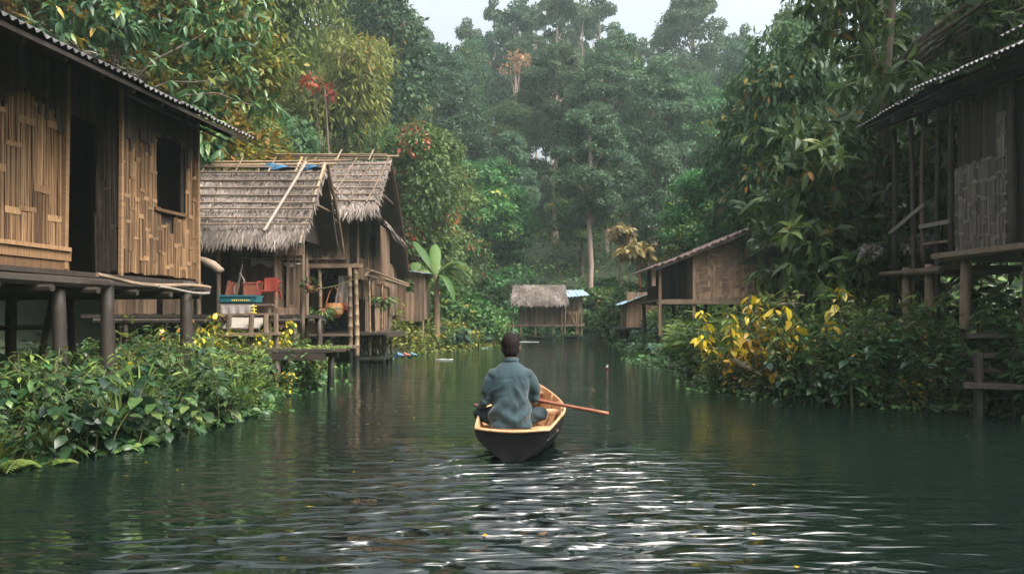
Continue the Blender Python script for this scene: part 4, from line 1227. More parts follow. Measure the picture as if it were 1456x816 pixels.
# ============ brown hut on the right bank
random.seed(505)
h5 = thing('brown_hut', 'brown plaited hut with a sloping rusty tin roof half hidden by bank plants', 'hut', (8.3, 29.5, 0))
mb = MB()
def bend(x):   # sagging left slope
    t = (x - 4.85) / (8.16 - 4.85)
    return 3.17 + 1.32 * (t ** 1.12)
rows = []
for y in (27.6, 29.5, 33.0):
    rows.append([Vector((x, y + random.uniform(-.06, .06), bend(x) + .05 + .03 * math.cos(x * 2 * PI / .25))) for x in np.linspace(4.85, 8.2, 60)])
mb.sheet(rows, .05, .8)
mb.build('roof', 'tin_red', h5)
mb = MB(); mb.sheet([[Vector((x, y, 4.52 - .37 * (x - 8.2))) for x in np.linspace(8.2, 9.5, 12)] for y in (27.6, 33)], .05, .6); mb.build('roof', 'dark_wood', h5)
mb = MB(); mb.beam((4.9, 27.7, 3.08), (8.2, 27.7, 4.40), .05, .10, v=.2); mb.beam((8.2, 27.7, 4.40), (9.5, 27.7, 3.92), .05, .1, v=.2); mb.build('barge_board', 'dark_wood', h5)
wl = wh = MB()
weave(wl, wh, FX(28.2), 6.42, 9.25, 2.1, 4.4, 0, cw=.2, run=(.12, .3), splints=2, gmin=.9, top=lambda x: (bend(x) if x < 8.2 else 4.5 - .37 * (x - 8.2)) - .08, hprob=1)
wl.build('wall', 'splint_far', h5)
mb = MB(); mb.box((5.9, 30, 2.7), 1.6, .05, 1.6, v=.2); mb.box((7.8, 28.3, 3.0), 2.7, .04, 1.6, v=.1); slats(mb, FX(29.2), 5.5, 6.3, 2.0, 3.5, 0, .12, gap=.4); mb.build('inner_boards', 'dark_wood', h5)
mb = MB(); slats(mb, Fr((6.4, 28.2, 0), (0, 1, 0), (-1, 0, 0)), 0, 4.5, 2.1, 3.8, 0, .14); mb.build('wall', 'splint_far', h5)
for a, b, w, v_ in (((6.42, 28.1, 1.4), (6.42, 28.1, 3.85), .09, .9), ((4.98, 28.0, 2.55), (4.98, 28.0, 3.2), .13, .9), ((5.2, 28.0, .8), (5.2, 28.0, 3.3), .1, .2)):
    mb = MB(); mb.beam(a, b, w, w * .8, v=v_); mb.build('post', 'splint_far', h5)
mb = MB(); mb.box((7.3, 30.3, 2.04), 4.4, 4.4, .1, v=.3); mb.beam((5.1, 28.05, 1.98), (9.4, 28.05, 1.98), .1, .14, v=.5); mb.build('floor', 'wood', h5)
for x in (5.3, 6.5, 7.8, 9.1):
    for y in (28.3, 32):
        mb = MB(); mb.pole((x, y, 0), (x, y, 2.0), .08); mb.build('stilt', 'dark_wood', h5)

# ============ little blue roofed shack beyond it
h6 = thing('shack', 'tiny plank shack with a tilted blue tin roof beyond the brown hut', 'shack', (6.5, 40.5, 0))
mb = MB(); slats(mb, FX(40.0), 5.75, 7.3, 1.0, 2.75, 0, .2, gap=.02); slats(mb, Fr((5.75, 40, 0), (0, 1, 0), (-1, 0, 0)), 0, 2, 1.0, 2.2, 0, .2); mb.build('wall', 'splint_far', h6)
mb = MB(); corrugated(mb, (5.5, 39.6, 2.12), (5.5, 42.2, 2.15), (7.5, 39.6, 2.92), (7.5, 42.2, 2.92), .2, .02, v=.9); mb.build('roof', 'tin_blue', h6)
mb = MB(); mb.box((6.2, 40.5, .94), 2.4, 2.4, .1, v=.2); mb.build('floor', 'dark_wood', h6)
for x in (5.8, 7.2):
    mb = MB(); mb.pole((x, 40, -.2), (x, 40, .95), .07); mb.build('stilt', 'dark_wood', h6)
mb = MB(); mb.beam((5.0, 39.6, .93), (7.0, 39.4, 1.0), .5, .07, v=.2)
tag(mb.build('plank', 'dark_wood'), 'dark plank laid out from the blue roofed shack', 'plank')

# ============ dark shed behind the right bank plants
h7 = thing('dark_shed', 'low dark board shed under the big leaved tree on the right bank', 'shed', (8.8, 22.5, 0))
mb = MB(); slats(mb, FX(22.0), 7.0, 10.6, 2.0, 3.2, 0, .2, gap=.02); mb.build('wall', 'dark_wood', h7)
mb = MB(); slab(mb, (6.9, 21.6, 3.4), (10.9, 21.6, 3.4), (6.9, 24.2, 3.1), (10.9, 24.2, 3.1), .06); mb.build('roof', 'dark_wood', h7)
mb = MB(); mb.pole((6.9, 21.7, 1.75), (10.8, 21.7, 1.85), .09, .8); mb.pole((6.9, 21.8, 2.0), (10.8, 21.8, 2.0), .06); mb.box((8.8, 23, 1.95), 3.7, 2.2, .08, v=.2); mb.build('floor', 'wood', h7)
for x in (7.1, 8.8, 10.5):
    mb = MB(); mb.pole((x, 22, .1), (x, 22, 1.95), .09); mb.build('stilt', 'dark_wood', h7)

# ============ shaded house at the right edge
random.seed(606)
h8 = thing('shaded_house', 'dark shaded stilt house at the right edge with one pale plaited wall panel', 'house', (8.5, 12.5, 0))
FR8 = Fr((7.26, 10.0, 0), (0, 1, 0), (-1, 0, 0))
wl = wh = MB()
weave(wl, wh, FR8, 1.52, 3.0, 2.46, 4.45, 0.02, cw=.125, run=(.14, .34), top=lambda u: 4.4 if u < 1.9 else 3.82, hprob=1)
wl.build('wall', 'splint_grey', h8)
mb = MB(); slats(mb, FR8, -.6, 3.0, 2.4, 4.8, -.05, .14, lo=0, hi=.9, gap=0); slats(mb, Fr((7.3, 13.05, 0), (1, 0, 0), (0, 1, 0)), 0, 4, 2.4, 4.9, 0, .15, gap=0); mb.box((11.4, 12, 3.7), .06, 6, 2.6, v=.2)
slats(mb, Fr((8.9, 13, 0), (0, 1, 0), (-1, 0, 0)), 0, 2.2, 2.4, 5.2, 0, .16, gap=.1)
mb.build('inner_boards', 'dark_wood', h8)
for u, r, m_, zb in ((1.45, .065, 'dark_wood', 2.3), (3.06, .05, 'dark_wood', 2.3), (3.42, .045, 'dark_wood', .1), (3.9, .042, 'wood', 2.2), (4.4, .05, 'dark_wood', .1), (5.0, .055, 'dark_wood', 2.2)):
    mb = MB(); mb.pole(FR8.w(u, .06, zb), FR8.w(u + random.uniform(-.06, .06), .05, 4.95), r); mb.build('post', m_, h8, True)
mb = MB()
mb.beam(FR8.w(5.02, .14, 2.98), FR8.w(3.78, .14, 3.34), .03, .07, v=.9); mb.build('rail', 'splint_grey', h8)
mb = MB(); mb.beam(FR8.w(3.95, .12, 2.98), FR8.w(3.0, .12, 2.96), .03, .07, v=.9); mb.build('rail', 'splint_grey', h8)
mb = MB(); mb.pole(FR8.w(3.8, .1, 2.66), FR8.w(3.05, .1, 2.64), .03, .6); mb.build('rail', 'wood', h8)
mb = MB(); FR8.box(mb, -.8, 3.1, -4, .25, 2.3, 2.38, .4); FR8.box(mb, 3.1, 5.1, -1.6, .2, 2.18, 2.25, .3)
mb.beam(FR8.w(-.8, .3, 2.34), FR8.w(3.15, .32, 2.40), .05, .08, v=.9); mb.pole(FR8.w(3, .25, 2.16), FR8.w(5.15, .25, 2.22), .05)
mb.build('floor', 'wood', h8)
for u, n, m_ in ((2.42, .15, 'wood'), (3.6, .1, 'wood'), (4.4, .1, 'wood'), (1.0, .1, 'dark_wood'), (2.0, -2, 'dark_wood'), (3.8, -2, 'dark_wood'), (.4, -2, 'dark_wood')):
    mb = MB(); mb.pole(FR8.w(u, n, .1), FR8.w(u + .05, n, 2.3), .085); mb.build('stilt', m_, h8, True)
mb = MB()
corrugated(mb, (6.72, 13.1, 5.10), (6.78, 15.75, 5.12), (9.6, 13.1, 6.2), (9.6, 15.75, 6.2), .12, .018)
rf = mb.build('roof', 'tin', h8)
mb = MB(); corrugated(mb, (6.5, 8.8, 4.78), (6.62, 13.3, 5.16), (9.7, 8.8, 6.2), (9.7, 13.3, 6.4), .12, .018); mb.build('upper_sheets', 'tin', rf)
mb = MB(); corrugated(mb, (7.0, 8.8, 5.3), (7.1, 11.6, 5.46), (9.7, 8.8, 6.5), (9.7, 11.6, 6.62), .12, .018); mb.build('upper_sheets', 'tin', rf)
mb = MB()
for y in np.arange(8.9, 15.6, .75): mb.beam((6.75, y, 4.90), (9.6, y, 5.98), .06, .1)
slab(mb, (6.72, 8.8, 4.92), (6.85, 15.6, 5.08), (9.6, 8.8, 6.02), (9.6, 15.6, 6.1), .03); mb.build('rafters', 'dark_wood', rf)
mb = MB(); slab(mb, (12.6, 8.8, 5.0), (12.6, 15.7, 5.0), (9.65, 8.8, 6.35), (9.65, 15.7, 6.35), .05); mb.build('roof', 'tin', h8)
# landing steps by the water
st = thing('landing_steps', 'dark plank landing steps at the waterline under the shaded house', 'steps', (7.3, 10.5, .2))
for (a, b, w) in (((6.35, 11.2, .44), (8.2, 10.2, .46), .35), ((6.75, 11.9, 1.12), (8.6, 11.4, 1.13), .3), ((6.6, 11.6, .84), (8.4, 10.9, .85), .3)):
    mb = MB(); mb.beam(a, b, w, .07, v=.75); mb.build('step', 'dark_wood', st)
for x, y in ((6.5, 11.1), (7.4, 10.7), (6.8, 11.8)):
    mb = MB(); mb.pole((x, y, -.4), (x, y, .9), .07); mb.build('post', 'dark_wood', st)
for px, py, lab in ((1425, 505, 'dark log lying between the landing steps'),):
    mb = MB(); mb.pole((6.5, 11.35, .62), (8.3, 10.9, .66), .06); tag(mb.build('log', 'dark_wood', None, True), lab, 'log')
# ---------------------------------------------------------------- bank plants
random.seed(77)
def dist_out(x, y):
    return np.maximum(np.maximum(bank_l(y) - x, x - bank_r(y)), y - 57.0)

def under(name, n, seed, yr, xr, dr, hmax, L, W, mat, label_kind='stuff', lump=1.1, fine=False, power=1.0, hf=None, keep=None):
    rng = R_(seed)
    x = rng.uniform(*xr, n * 6); y = rng.uniform(0, 1, n * 6) ** power * (yr[1] - yr[0]) + yr[0]
    d = dist_out(x, y)
    ok = (d > dr[0]) & (d < dr[1])
    if keep is not None: ok &= keep(x, y)
    x, y, d = x[ok][:n], y[ok][:n], d[ok][:n]
    k = len(x)
    l = 0.5 + 0.5 * np.sin(x * lump * 2.1 + 1.7 * np.sin(y * lump)) * np.sin(y * lump * 1.7 + seed)
    l2 = 0.5 + 0.5 * np.sin(x * lump * 5.3 + y * 3.1 + seed)
    top = hmax * (0.35 + 0.65 * (0.65 * l + 0.35 * l2)) * smooth(dr[0] - .25, dr[0] + 1.3, d)
    z = np.maximum(height(x, y), 0.0) + 0.02 + top * rng.uniform(0.05, 1, k) ** 0.6
    pos = np.stack([x, y, z], 1)
    ax = rng.normal(size=(k, 3)) * [1, 1, .5] + [0, -.25, -.1]
    nr = rng.normal(size=(k, 3)) * .5 + [0, -.2, .9]
    h = rng.uniform(0, 1, k) * (.7 + .3 * l2) if hf is None else hf(x, y, rng)
    s = rng.uniform(.6, 1.3, k)
    return tag(leaves_mesh(name, pos, ax, nr, L * s, W * s, np.clip(rng.beta(2, 2.4, k) + .3 * (l - .5), 0, 1), h, mat, None, fine), kind='stuff')

under('bank_undergrowth', 11000, 1, (6.0, 19), (-9, -3), (-.25, 4.5), .62, .15, .075, 'leaf_wet', fine=True)
under('bank_undergrowth', 12000, 2, (9.0, 27), (3, 11), (-.25, 5), .85, .15, .075, 'leaf_wet', fine=True)
under('bank_undergrowth', 15000, 3, (18, 57), (-9, 1), (-.3, 5), 1.35, .24, .12, 'leaf_olive', keep=lambda x, y: ~((x > -8) & (x < -3.6) & (y > 23) & (y < 31)))
under('bank_undergrowth', 8000, 4, (22, 57), (3, 16), (-.3, 7), .8, .24, .12, 'leaf_mid')
under('slope_undergrowth', 60000, 5, (30, 115), (-70, 75), (3.0, 60), 2.4, .5, .26, 'leaf_mid', lump=.35, power=.8, keep=lambda x, y: (np.abs(x) < .8 * y) & (y + np.abs(x) > 38))
under('slope_undergrowth', 14000, 6, (52, 66), (-14, 24), (.6, 9), 2.6, .5, .26, 'leaf_mid', lump=.5)
under('floating_weed', 1600, 7, (11, 50), (-6, 8), (-.75, .05), .06, .10, .08, 'leaf_mid', fine=False)

# ---- plant prototypes, built once at their first place
def plant(kind, label, cat, group, seed, nstem, height_, spread_, per, L, W, mat, droop=.3, lvl=(.25, 1), hbias=0.0, arch=.25, stem_r=.008, taper=.4, topacc=False):
    rng = R_(seed); random.seed(seed)
    t = thing(kind, label, cat, (0, 0, 0), group)
    mb = MB(); P = []; A = []; H = []
    for i in range(nstem):
        a = rng.uniform(0, 2 * PI); r0 = rng.uniform(0, spread_ * .5); hh = height_ * rng.uniform(.55, 1.1)
        b = Vector((math.cos(a) * r0, math.sin(a) * r0, -.08)); out = Vector((math.cos(a), math.sin(a), 0))
        pts = [b + out * (arch * hh * s * s) + Vector((0, 0, hh * s * (1 - .12 * s) + .08 * s)) for s in np.linspace(0, 1, 6)]
        mb.tube(pts, [stem_r * (1.1 - .7 * s) for s in np.linspace(0, 1, 6)], 5)
        for j in range(per):
            s = rng.uniform(*lvl); q = pts[min(4, int(s * 5))].lerp(pts[min(5, int(s * 5) + 1)], s * 5 % 1)
            b2 = rng.uniform(0, 2 * PI); o2 = Vector((math.cos(b2), math.sin(b2), 0))
            P.append(q + o2 * .02); A.append(o2 + Vector((0, 0, rng.uniform(-droop * 1.6, .5 - droop)))); H.append(min(1, rng.uniform(0, 1) * (.75 + .5 * hbias * (s if topacc else 1)) + (hbias * .3 * s)))
    mb.build('stem', 'stem', t)
    P = np.array(P); A = np.array(A); k = len(P)
    s = rng.uniform(.4, 1.35, k)
    leaves_mesh('foliage', P, A, np.array([[0, 0, 1.]]) + rng.normal(size=(k, 3)) * .35, L * s, W * s, rng.beta(2, 2.2, k), np.array(H), mat, t, True, smooth_=True)
    return t

def strap(kind, label, cat, group, seed, n, L, W, mat, up=1.0, seg=6):
    """arching strap leaves from one root"""
    rng = R_(seed); t = thing(kind, label, cat, (0, 0, 0), group)
    mb = MB()
    for i in range(n):
        a = rng.uniform(0, 2 * PI); l = L * rng.uniform(.5, 1.1); o = Vector((math.cos(a), math.sin(a), 0)); sd = Vector((-o.y, o.x, 0)); lean = rng.uniform(.15, .75)
        rows = []
        for s in np.linspace(0, 1, seg):
            c = o * (lean * l * s * (.4 + .6 * s)) + Vector((0, 0, up * l * (s - .62 * lean * s * s)))
            w = W * (math.sin(PI * min(1, .12 + .88 * s)) ** .7 + .05)
            rows.append([c + sd * (-w / 2) + Vector((0, 0, .15 * w)), c, c + sd * (w / 2) + Vector((0, 0, .15 * w))])
        mb.sheet(rows, 0, rng.uniform(0, 1))
    mb.build('leaf_blades', mat, t, True)
    return t

def fern(label, group, seed, n=9, L=.9, mat='leaf_light'):
    rng = R_(seed); t = thing('fern', label, 'fern', (0, 0, 0), group)
    P = []; A = []; N = []; Ls = []; mb = MB()
    for i in range(n):
        a = rng.uniform(0, 2 * PI); o = Vector((math.cos(a), math.sin(a), 0)); sd = Vector((-o.y, o.x, 0)); l = L * rng.uniform(.6, 1.1)
        pts = [o * (l * .85 * s) + Vector((0, 0, l * (.9 * s - .75 * s * s))) for s in np.linspace(0, 1, 9)]
        mb.tube(pts, .006, 4)
        for k in range(22):
            s = .12 + .88 * k / 21; q = pts[min(7, int(s * 8))].lerp(pts[min(8, int(s * 8) + 1)], s * 8 % 1)
            for e in (-1, 1):
                P.append(q); A.append(sd * e + o * .35 + Vector((0, 0, -.15))); N.append((0, 0, 1)); Ls.append(l * .24 * math.sin(PI * (.15 + .83 * s)) + .02)
    mb.build('stem', 'stem', t)
    Ls = np.array(Ls)
    leaves_mesh('fronds', np.array(P), np.array(A), np.array(N, float), Ls, Ls * .28, rng.uniform(.2, .9, len(P)), 0., mat, t)
    return t

pfirst = {}
def place(key, make, x, y, sc, label=None, group=None, z=None, tilt=0.0, rz=None):
    rz = random.uniform(0, 6.28) if rz is None else rz
    zz = max(float(height(x, y)), -.05) - .02 if z is None else z
    if key not in pfirst:
        t = make(); pfirst[key] = t
        t.location = (x, y, zz); t.rotation_euler = (0, 0, rz); t.scale = (sc, sc, sc)
        if label: t['label'] = label
        if group: t['group'] = group
        return t
    return dup(pfirst[key], (x, y, zz), rz, sc, label, group, tilt)

mkp = {
 'broad': lambda: plant('broad_leaved_plant', 'dark glossy broad leaved plant among many on the near left bank', 'plant', '', 301, 11, .85, .5, 14, .16, .11, 'leaf_near', .45, (.35, 1), arch=.4),
 'heart': lambda: plant('heart_leaved_plant', '', 'plant', '', 302, 9, .7, .45, 7, .26, .2, 'leaf_near', .5, (.5, 1), arch=.45),
 'shrub': lambda: plant('leafy_shrub', '', 'shrub', '', 303, 16, 1.15, .6, 22, .15, .075, 'leaf_wet', .25, (.2, 1), arch=.35),
 'shrub2': lambda: plant('leafy_shrub', '', 'shrub', '', 304, 15, 1.2, .6, 24, .12, .06, 'leaf_light', .25, (.25, 1), arch=.3, hbias=.3),
 'yellow': lambda: plant('yellow_leaved_shrub', '', 'shrub', '', 305, 7, 1.9, .4, 15, .23, .12, 'leaf_yellow', .75, (.45, 1), arch=.18, hbias=.62, stem_r=.012),
 'ginger': lambda: plant('ginger_plant', '', 'plant', '', 306, 11, 1.35, .5, 11, .42, .12, 'leaf_light', .05, (.25, 1), arch=.28, stem_r=.011),
 'weed': lambda: plant('flowering_weed', '', 'weed', '', 307, 8, .8, .3, 11, .10, .05, 'leaf_yellow', .3, (.3, 1), arch=.3, hbias=.25, stem_r=.005),
 'tallweed': lambda: plant('tall_leafy_stem', '', 'plant', '', 308, 5, 1.7, .3, 26, .17, .065, 'leaf_light', .3, (.15, 1), arch=.15, stem_r=.009),
 'strap': lambda: strap('grassy_tuft', '', 'grass clump', '', 309, 46, .95, .028, 'leaf_light'),
 'fern': lambda: fern('', '', 310),
 'cabbage': lambda: plant('pale_leaved_plant', '', 'plant', '', 311, 9, .8, .5, 9, .34, .30, 'leaf_blue2', .35, (.4, 1), arch=.4),
}
M['leaf_blue2'] = leaf_mat('leaf_bluegreen', [(0, (0.035, 0.085, 0.05)), (.6, (0.08, 0.15, 0.09)), (1, (0.18, 0.25, 0.17))], None, rough=.3, spec=.5)

def scatter(key, n, yr, dr, side, scr, label, group, seed, mind=.45, xf=None):
    rng = R_(seed); got = []
    for _ in range(n * 60):
        if len(got) >= n: break
        y = rng.uniform(*yr); d = rng.uniform(*dr)
        x = float(bank_l(y)) - d if side == 'l' else float(bank_r(y)) + d
        if any((x - a) ** 2 + (y - b) ** 2 < mind * mind for a, b in got): continue
        if xf and not xf(x, y): continue
        got.append((x, y))
        place(key, mkp[key], x, y, rng.uniform(*scr), label, group, tilt=rng.uniform(-.12, .12), rz=rng.uniform(0, 6.28))

LBG = 'plants crowding the near left bank'
scatter('broad', 20, (6.9, 12.4), (-.15, 1.6), 'l', (.7, 1.15), 'dark glossy broad leaved plant among many on the near left bank', LBG, 1, .36)
scatter('heart', 7, (7.0, 12.6), (-.2, 1.3), 'l', (.65, 1.05), 'green heart leaved plant leaning over the water on the near left bank', 'heart leaved plants on the near left bank', 2, .5)
scatter('shrub', 30, (7.2, 18), (-.1, 2.6), 'l', (.6, .95), 'small leaved green shrub among others below the left stilt houses', 'shrubs below the left stilt houses', 3, .55)
scatter('shrub2', 24, (10.5, 18.5), (.0, 2.6), 'l', (.6, 1.0), 'yellow tinged shrub among others between the left house and the dock', 'yellow tinged shrubs by the dock', 4, .5)
scatter('weed', 24, (7.2, 17), (-.1, 2.2), 'l', (.6, 1.1), 'thin weed with small yellow leaves on the left bank', 'yellow weeds on the left bank', 5, .4)
scatter('strap', 9, (7.0, 11), (-.2, .8), 'l', (.45, .75), 'tuft of narrow grassy leaves on the near left bank', 'grassy tufts on the near left bank', 6, .5)
scatter('yellow', 5, (11.5, 17.5), (.8, 2.4), 'l', (.5, .7), 'knee high yellow leaved shrub growing below the first thatched house', 'yellow shrubs below the first thatched house', 7, .8)

scatter('shrub', 40, (11.2, 17.5), (.0, 2.8), 'r', (.75, 1.2), 'green leafy shrub among many crowding the near right bank', 'shrubs crowding the near right bank', 11, .5)
scatter('shrub2', 14, (11.8, 21), (.0, 3.2), 'r', (.75, 1.2), 'olive small leaved shrub among others on the right bank', 'olive shrubs on the right bank', 12, .55)
scatter('broad', 12, (10.8, 15), (.0, 1.8), 'r', (.75, 1.15), 'dark broad leaved plant among others on the near right bank', 'broad leaved plants on the right bank', 13, .5)
scatter('weed', 9, (10.8, 18), (-.1, 2.2), 'r', (.8, 1.35), 'thin weed with orange yellow leaves at the right water edge', 'yellow weeds at the right water edge', 14, .5)
scatter('ginger', 13, (17, 25), (.0, 1.9), 'r', (.75, 1.15), 'bright green long leaved plant among others below the brown hut', 'long leaved plants below the brown hut', 15, .6)
scatter('strap', 7, (14, 19), (-.15, 1.0), 'r', (.6, 1.0), 'tuft of long grassy leaves hanging over the right water edge', 'grassy tufts on the right bank', 16, .6)
scatter('fern', 6, (12.5, 18), (1.2, 3.2), 'r', (.7, 1.0), 'pale green fern among the shrubs of the right bank', 'ferns on the right bank', 17, .8)
scatter('tallweed', 10, (13, 20), (.8, 3.2), 'r', (.8, 1.1), 'tall leafy stem rising over the right bank shrubs', 'tall leafy stems on the right bank', 18, .6)
for i, (px, Y, sc, lb) in enumerate(((1050, 15.1, 1.05, 'tall shrub with hanging yellow leaves on the right bank, nearest the brown hut'), (1018, 15.9, .9, 'slighter yellow leaved shrub left of the tallest yellow one'), (1088, 14.2, .95, 'low yellow leaved shrub hanging toward the water'), (1160, 13.5, 1.0, 'bright yellow leaved shrub under the big leaved tree'), (1122, 13.9, .85, 'yellowing shrub between the two bright yellow ones'))):
    place('yellow', mkp['yellow'], (px - 728) / F * Y, Y, sc, lb)
scatter('shrub', 16, (10.4, 13.4), (.1, 2.0), 'r', (1.0, 1.5), 'tall green shrub among others under the porch of the shaded house', 'shrubs under the shaded house', 31, .5)
scatter('tallweed', 9, (10.6, 13.6), (.1, 1.6), 'r', (.75, 1.0), 'tall leafy stem beside the landing steps of the shaded house', 'tall stems by the landing steps', 32, .5)
scatter('strap', 8, (7.2, 12.5), (-.2, 1.0), 'l', (.7, 1.1), 'taller tuft of narrow leaves among the broad leaved plants of the left bank', 'taller grassy tufts on the left bank', 33, .6)
scatter('tallweed', 12, (7.4, 13), (.0, 1.8), 'l', (.45, .7), 'leafy upright stem standing over the left bank plants', 'upright stems on the left bank', 34, .5)
scatter('fern', 7, (7.2, 13), (-.1, 1.4), 'l', (.6, .9), 'fern spreading among the broad leaved plants of the left bank', 'ferns on the left bank', 35, .7)
scatter('tallweed', 10, (13.6, 18.5), (.15, 1.5), 'r', (.9, 1.2), 'tall loose stem at the water side of the yellow leaved shrubs', 'tall stems by the yellow shrubs', 36, .55)
scatter('weed', 14, (13, 18), (.0, 1.8), 'r', (1.2, 1.9), 'weed with many small yellow leaves among the right bank shrubs', 'fine yellow weeds among the right bank shrubs', 37, .5)
# middle of the left bank
MG = 'shrubs on the middle left bank'
scatter('shrub2', 44, (27, 46), (.0, 3.4), 'l', (.95, 1.6), 'yellowish shrub among others on the left bank past the two storey house', MG, 21, .8, lambda x, y: not (x < -3.7 and y < 30.5))
scatter('weed', 14, (26, 44), (-.1, 2.5), 'l', (1.2, 2.0), 'yellow weed on the left bank past the two storey house', 'yellow weeds on the middle left bank', 22, .7, lambda x, y: not (x < -3.9 and y < 30.5))
scatter('cabbage', 12, (34, 46), (-.1, 1.4), 'l', (.9, 1.5), 'pale blue green broad leaved plant at the left water edge before the far hut', 'pale leaved plants at the left water edge', 23, .7)
scatter('tallweed', 18, (31, 48), (.8, 4.5), 'l', (1.0, 1.5), 'tall leafy stem near the banana plant', 'tall stems near the banana plant', 24, .9)
scatter('shrub', 16, (24, 52), (.3, 4.0), 'r', (.9, 1.4), 'green shrub among others below the brown hut and blue shack', 'shrubs below the brown hut', 25, .9)
scatter('cabbage', 8, (26, 50), (-.1, 1.0), 'r', (.7, 1.1), 'low pale leaved plant at the right water edge past the brown hut', 'pale leaved plants at the right water edge', 26, .9)
scatter('shrub', 9, (17, 23), (.2, 1.8), 'l', (.6, .9), 'leafy shrub at the water edge behind the dock', 'shrubs behind the dock', 27, .6)

# ---- banana plant, papaya and other single plants
def banana(name, label, loc, trunk_h, leaves, mat='leaf_banana', seed=1, cat='banana plant'):
    rng = R_(seed); t = thing(name, label, cat, (0, 0, 0))
    mb = MB(); mb.tube([(0, 0, -.4), (0, 0, 0), (.03, 0, trunk_h * .5), (0, .02, trunk_h)], [.15, .14, .11, .07], 9, .6); mb.build('trunk', 'leaf_dry' if False else 'pole', t, True)
    for a, L, rise, droop, w in leaves:
        mb = MB(); o = Vector((math.cos(a), math.sin(a), 0)); sd = Vector((-o.y, o.x, 0)); rows = []
        for s in np.linspace(0, 1, 15):
            c = Vector((0, 0, trunk_h - .05)) + o * (L * s * (.95 - .25 * droop * s)) + Vector((0, 0, L * (rise * s - droop * s * s)))
            ww = w * (math.sin(PI * min(1, .06 + .93 * max(0, s - .14) / .86)) ** .55 if s > .14 else .08)
            tear = .05 * w * math.sin(s * 40 + a * 3)
            rows.append([c + sd * (-ww / 2 + tear) + Vector((0, 0, -.16 * ww)), c + sd * (-ww / 4) + Vector((0, 0, .05 * ww)), c, c + sd * (ww / 4) + Vector((0, 0, .05 * ww)), c + sd * (ww / 2 + tear) + Vector((0, 0, -.16 * ww))])
        mb.sheet(rows, 0, rng.uniform(.2, 1)); mb.build('leaf', mat, t, True)
    t.location = loc
    return t
Y = 34.5
banana('banana_plant', 'banana plant with long arching leaves by the two storey house', ((620 - 728) / F * Y, Y, .3), 2.5,
       [(0.0, 2.1, .75, 1.05, .42), (.25, 1.7, .45, .95, .40), (-.35, 1.8, 1.0, .9, .42), (.1, 1.5, .1, 1.0, .36), (2.4, 1.5, 1.5, .6, .42), (1.7, 1.6, 1.4, .6, .4), (3.3, 1.3, .8, 1.1, .38), (-1.5, 1.5, 1.1, 1.1, .4), (4.2, 1.2, .5, 1.1, .36), (-.8, 1.4, .35, 1.0, .36), (.7, 1.8, 1.1, 1.0, .4)])
banana('banana_plant', 'big leaved banana plant standing behind the blue lean-to roof', (-4.45, 36.8, .3), 3.1,
       [(0.2, 1.4, .5, .9, .6), (-.9, 1.3, .9, .8, .6), (3.0, 1.3, .9, .9, .55), (1.7, 1.4, 1.2, .7, .55), (-1.9, 1.2, .6, .9, .55)], seed=2)
M['leaf_papaya'] = leaf_mat('leaf_papaya', [(0, (.10, .10, .03)), (.5, (.17, .15, .045)), (1, (.26, .19, .07))], [(0, (.3, .14, .06)), (1, (.38, .22, .1))], .8)
pfirst['banana'] = [o for o in COL.objects if o.name == 'banana_plant'][0]
pfirst['banana'].scale = (1.25, 1.25, 1.2)
def papaya(label, loc, h, blobs, lean, seed, bark='rust'):
    t = thing('papaya_tree', label, 'papaya tree', (0, 0, 0)); random.seed(seed)
    mb = MB(); mb.tube([(lean * s * s * h - lean * h, 0, h * s - .3 * (s == 0)) for s in np.linspace(0, 1, 8)], [.13 - .06 * s for s in np.linspace(0, 1, 8)], 8, .4); mb.build('trunk', bark, t, True)
    crown('crown', blobs, 420, .42, .24, 'leaf_papaya', t, seed, 1.1, None, False, (.3, 1.0), .2)
    t.location = loc
papaya('reddish stemmed papaya tree with drooping yellowish leaves behind the blue shack', ((905 - 728) / F * 46, 46, .4), 5.0, [((0, 0, 5.0), (.95, .95, .5)), ((-.6, 0, 4.8), (.6, .6, .4)), ((.45, 0, 4.7), (.5, .5, .6))], -.06, 61)
papaya('thin papaya tree with a yellow topknot beside the pale bare trunk', ((884 - 728) / F * 50, 50, .6), 6.3, [((0, 0, 6.3), (.85, .85, .45)), ((.3, 0, 6.0), (.5, .5, .5))], .02, 62, 'bark')

def slender(kind, label, cat, px, Y, top_py, mat, blobs, n, L, W, lean=0, r=.05, bark='bark', seed=1, droop=.5, hfun=None):
    x = (px - 728) / F * Y; z0 = float(height(x, Y)); h = CAM_H + (455 - top_py) / F * Y - z0
    random.seed(seed); t = thing(kind, label, cat, (0, 0, 0))
    mb = MB(); mb.tube([(lean * math.sin(s * 3) * h * .2, 0, h * s - .3 * (s == 0)) for s in np.linspace(0, 1, 10)], [r * (1.3 - .8 * s) for s in np.linspace(0, 1, 10)], 7, .5)
    for b in blobs: limb(mb, (0, 0, h * .72), Vector(b[0]) + Vector((0, 0, h)), r * .4, r * .1)
    mb.build('trunk', bark, t, True)
    crown('crown', [(np.array(b[0]) + np.array([0, 0, h]), b[1]) for b in blobs], n, L, W, mat, t, seed, droop, hfun)
    t.location = (x, Y, z0)
    return t
one = lambda p, r, b: np.ones(len(p))
slender('bare_stemmed_tree', 'thin crooked bare stem topped with a few red leaves above the thatched roofs', 'tree', 460, 33, 122, 'leaf_red', [((-.5, 0, .1), (.35, .35, .3)), ((.3, 0, -.3), (.25, .25, .3))], 90, .3, .16, .12, .07, 'bark', 71, hfun=one)
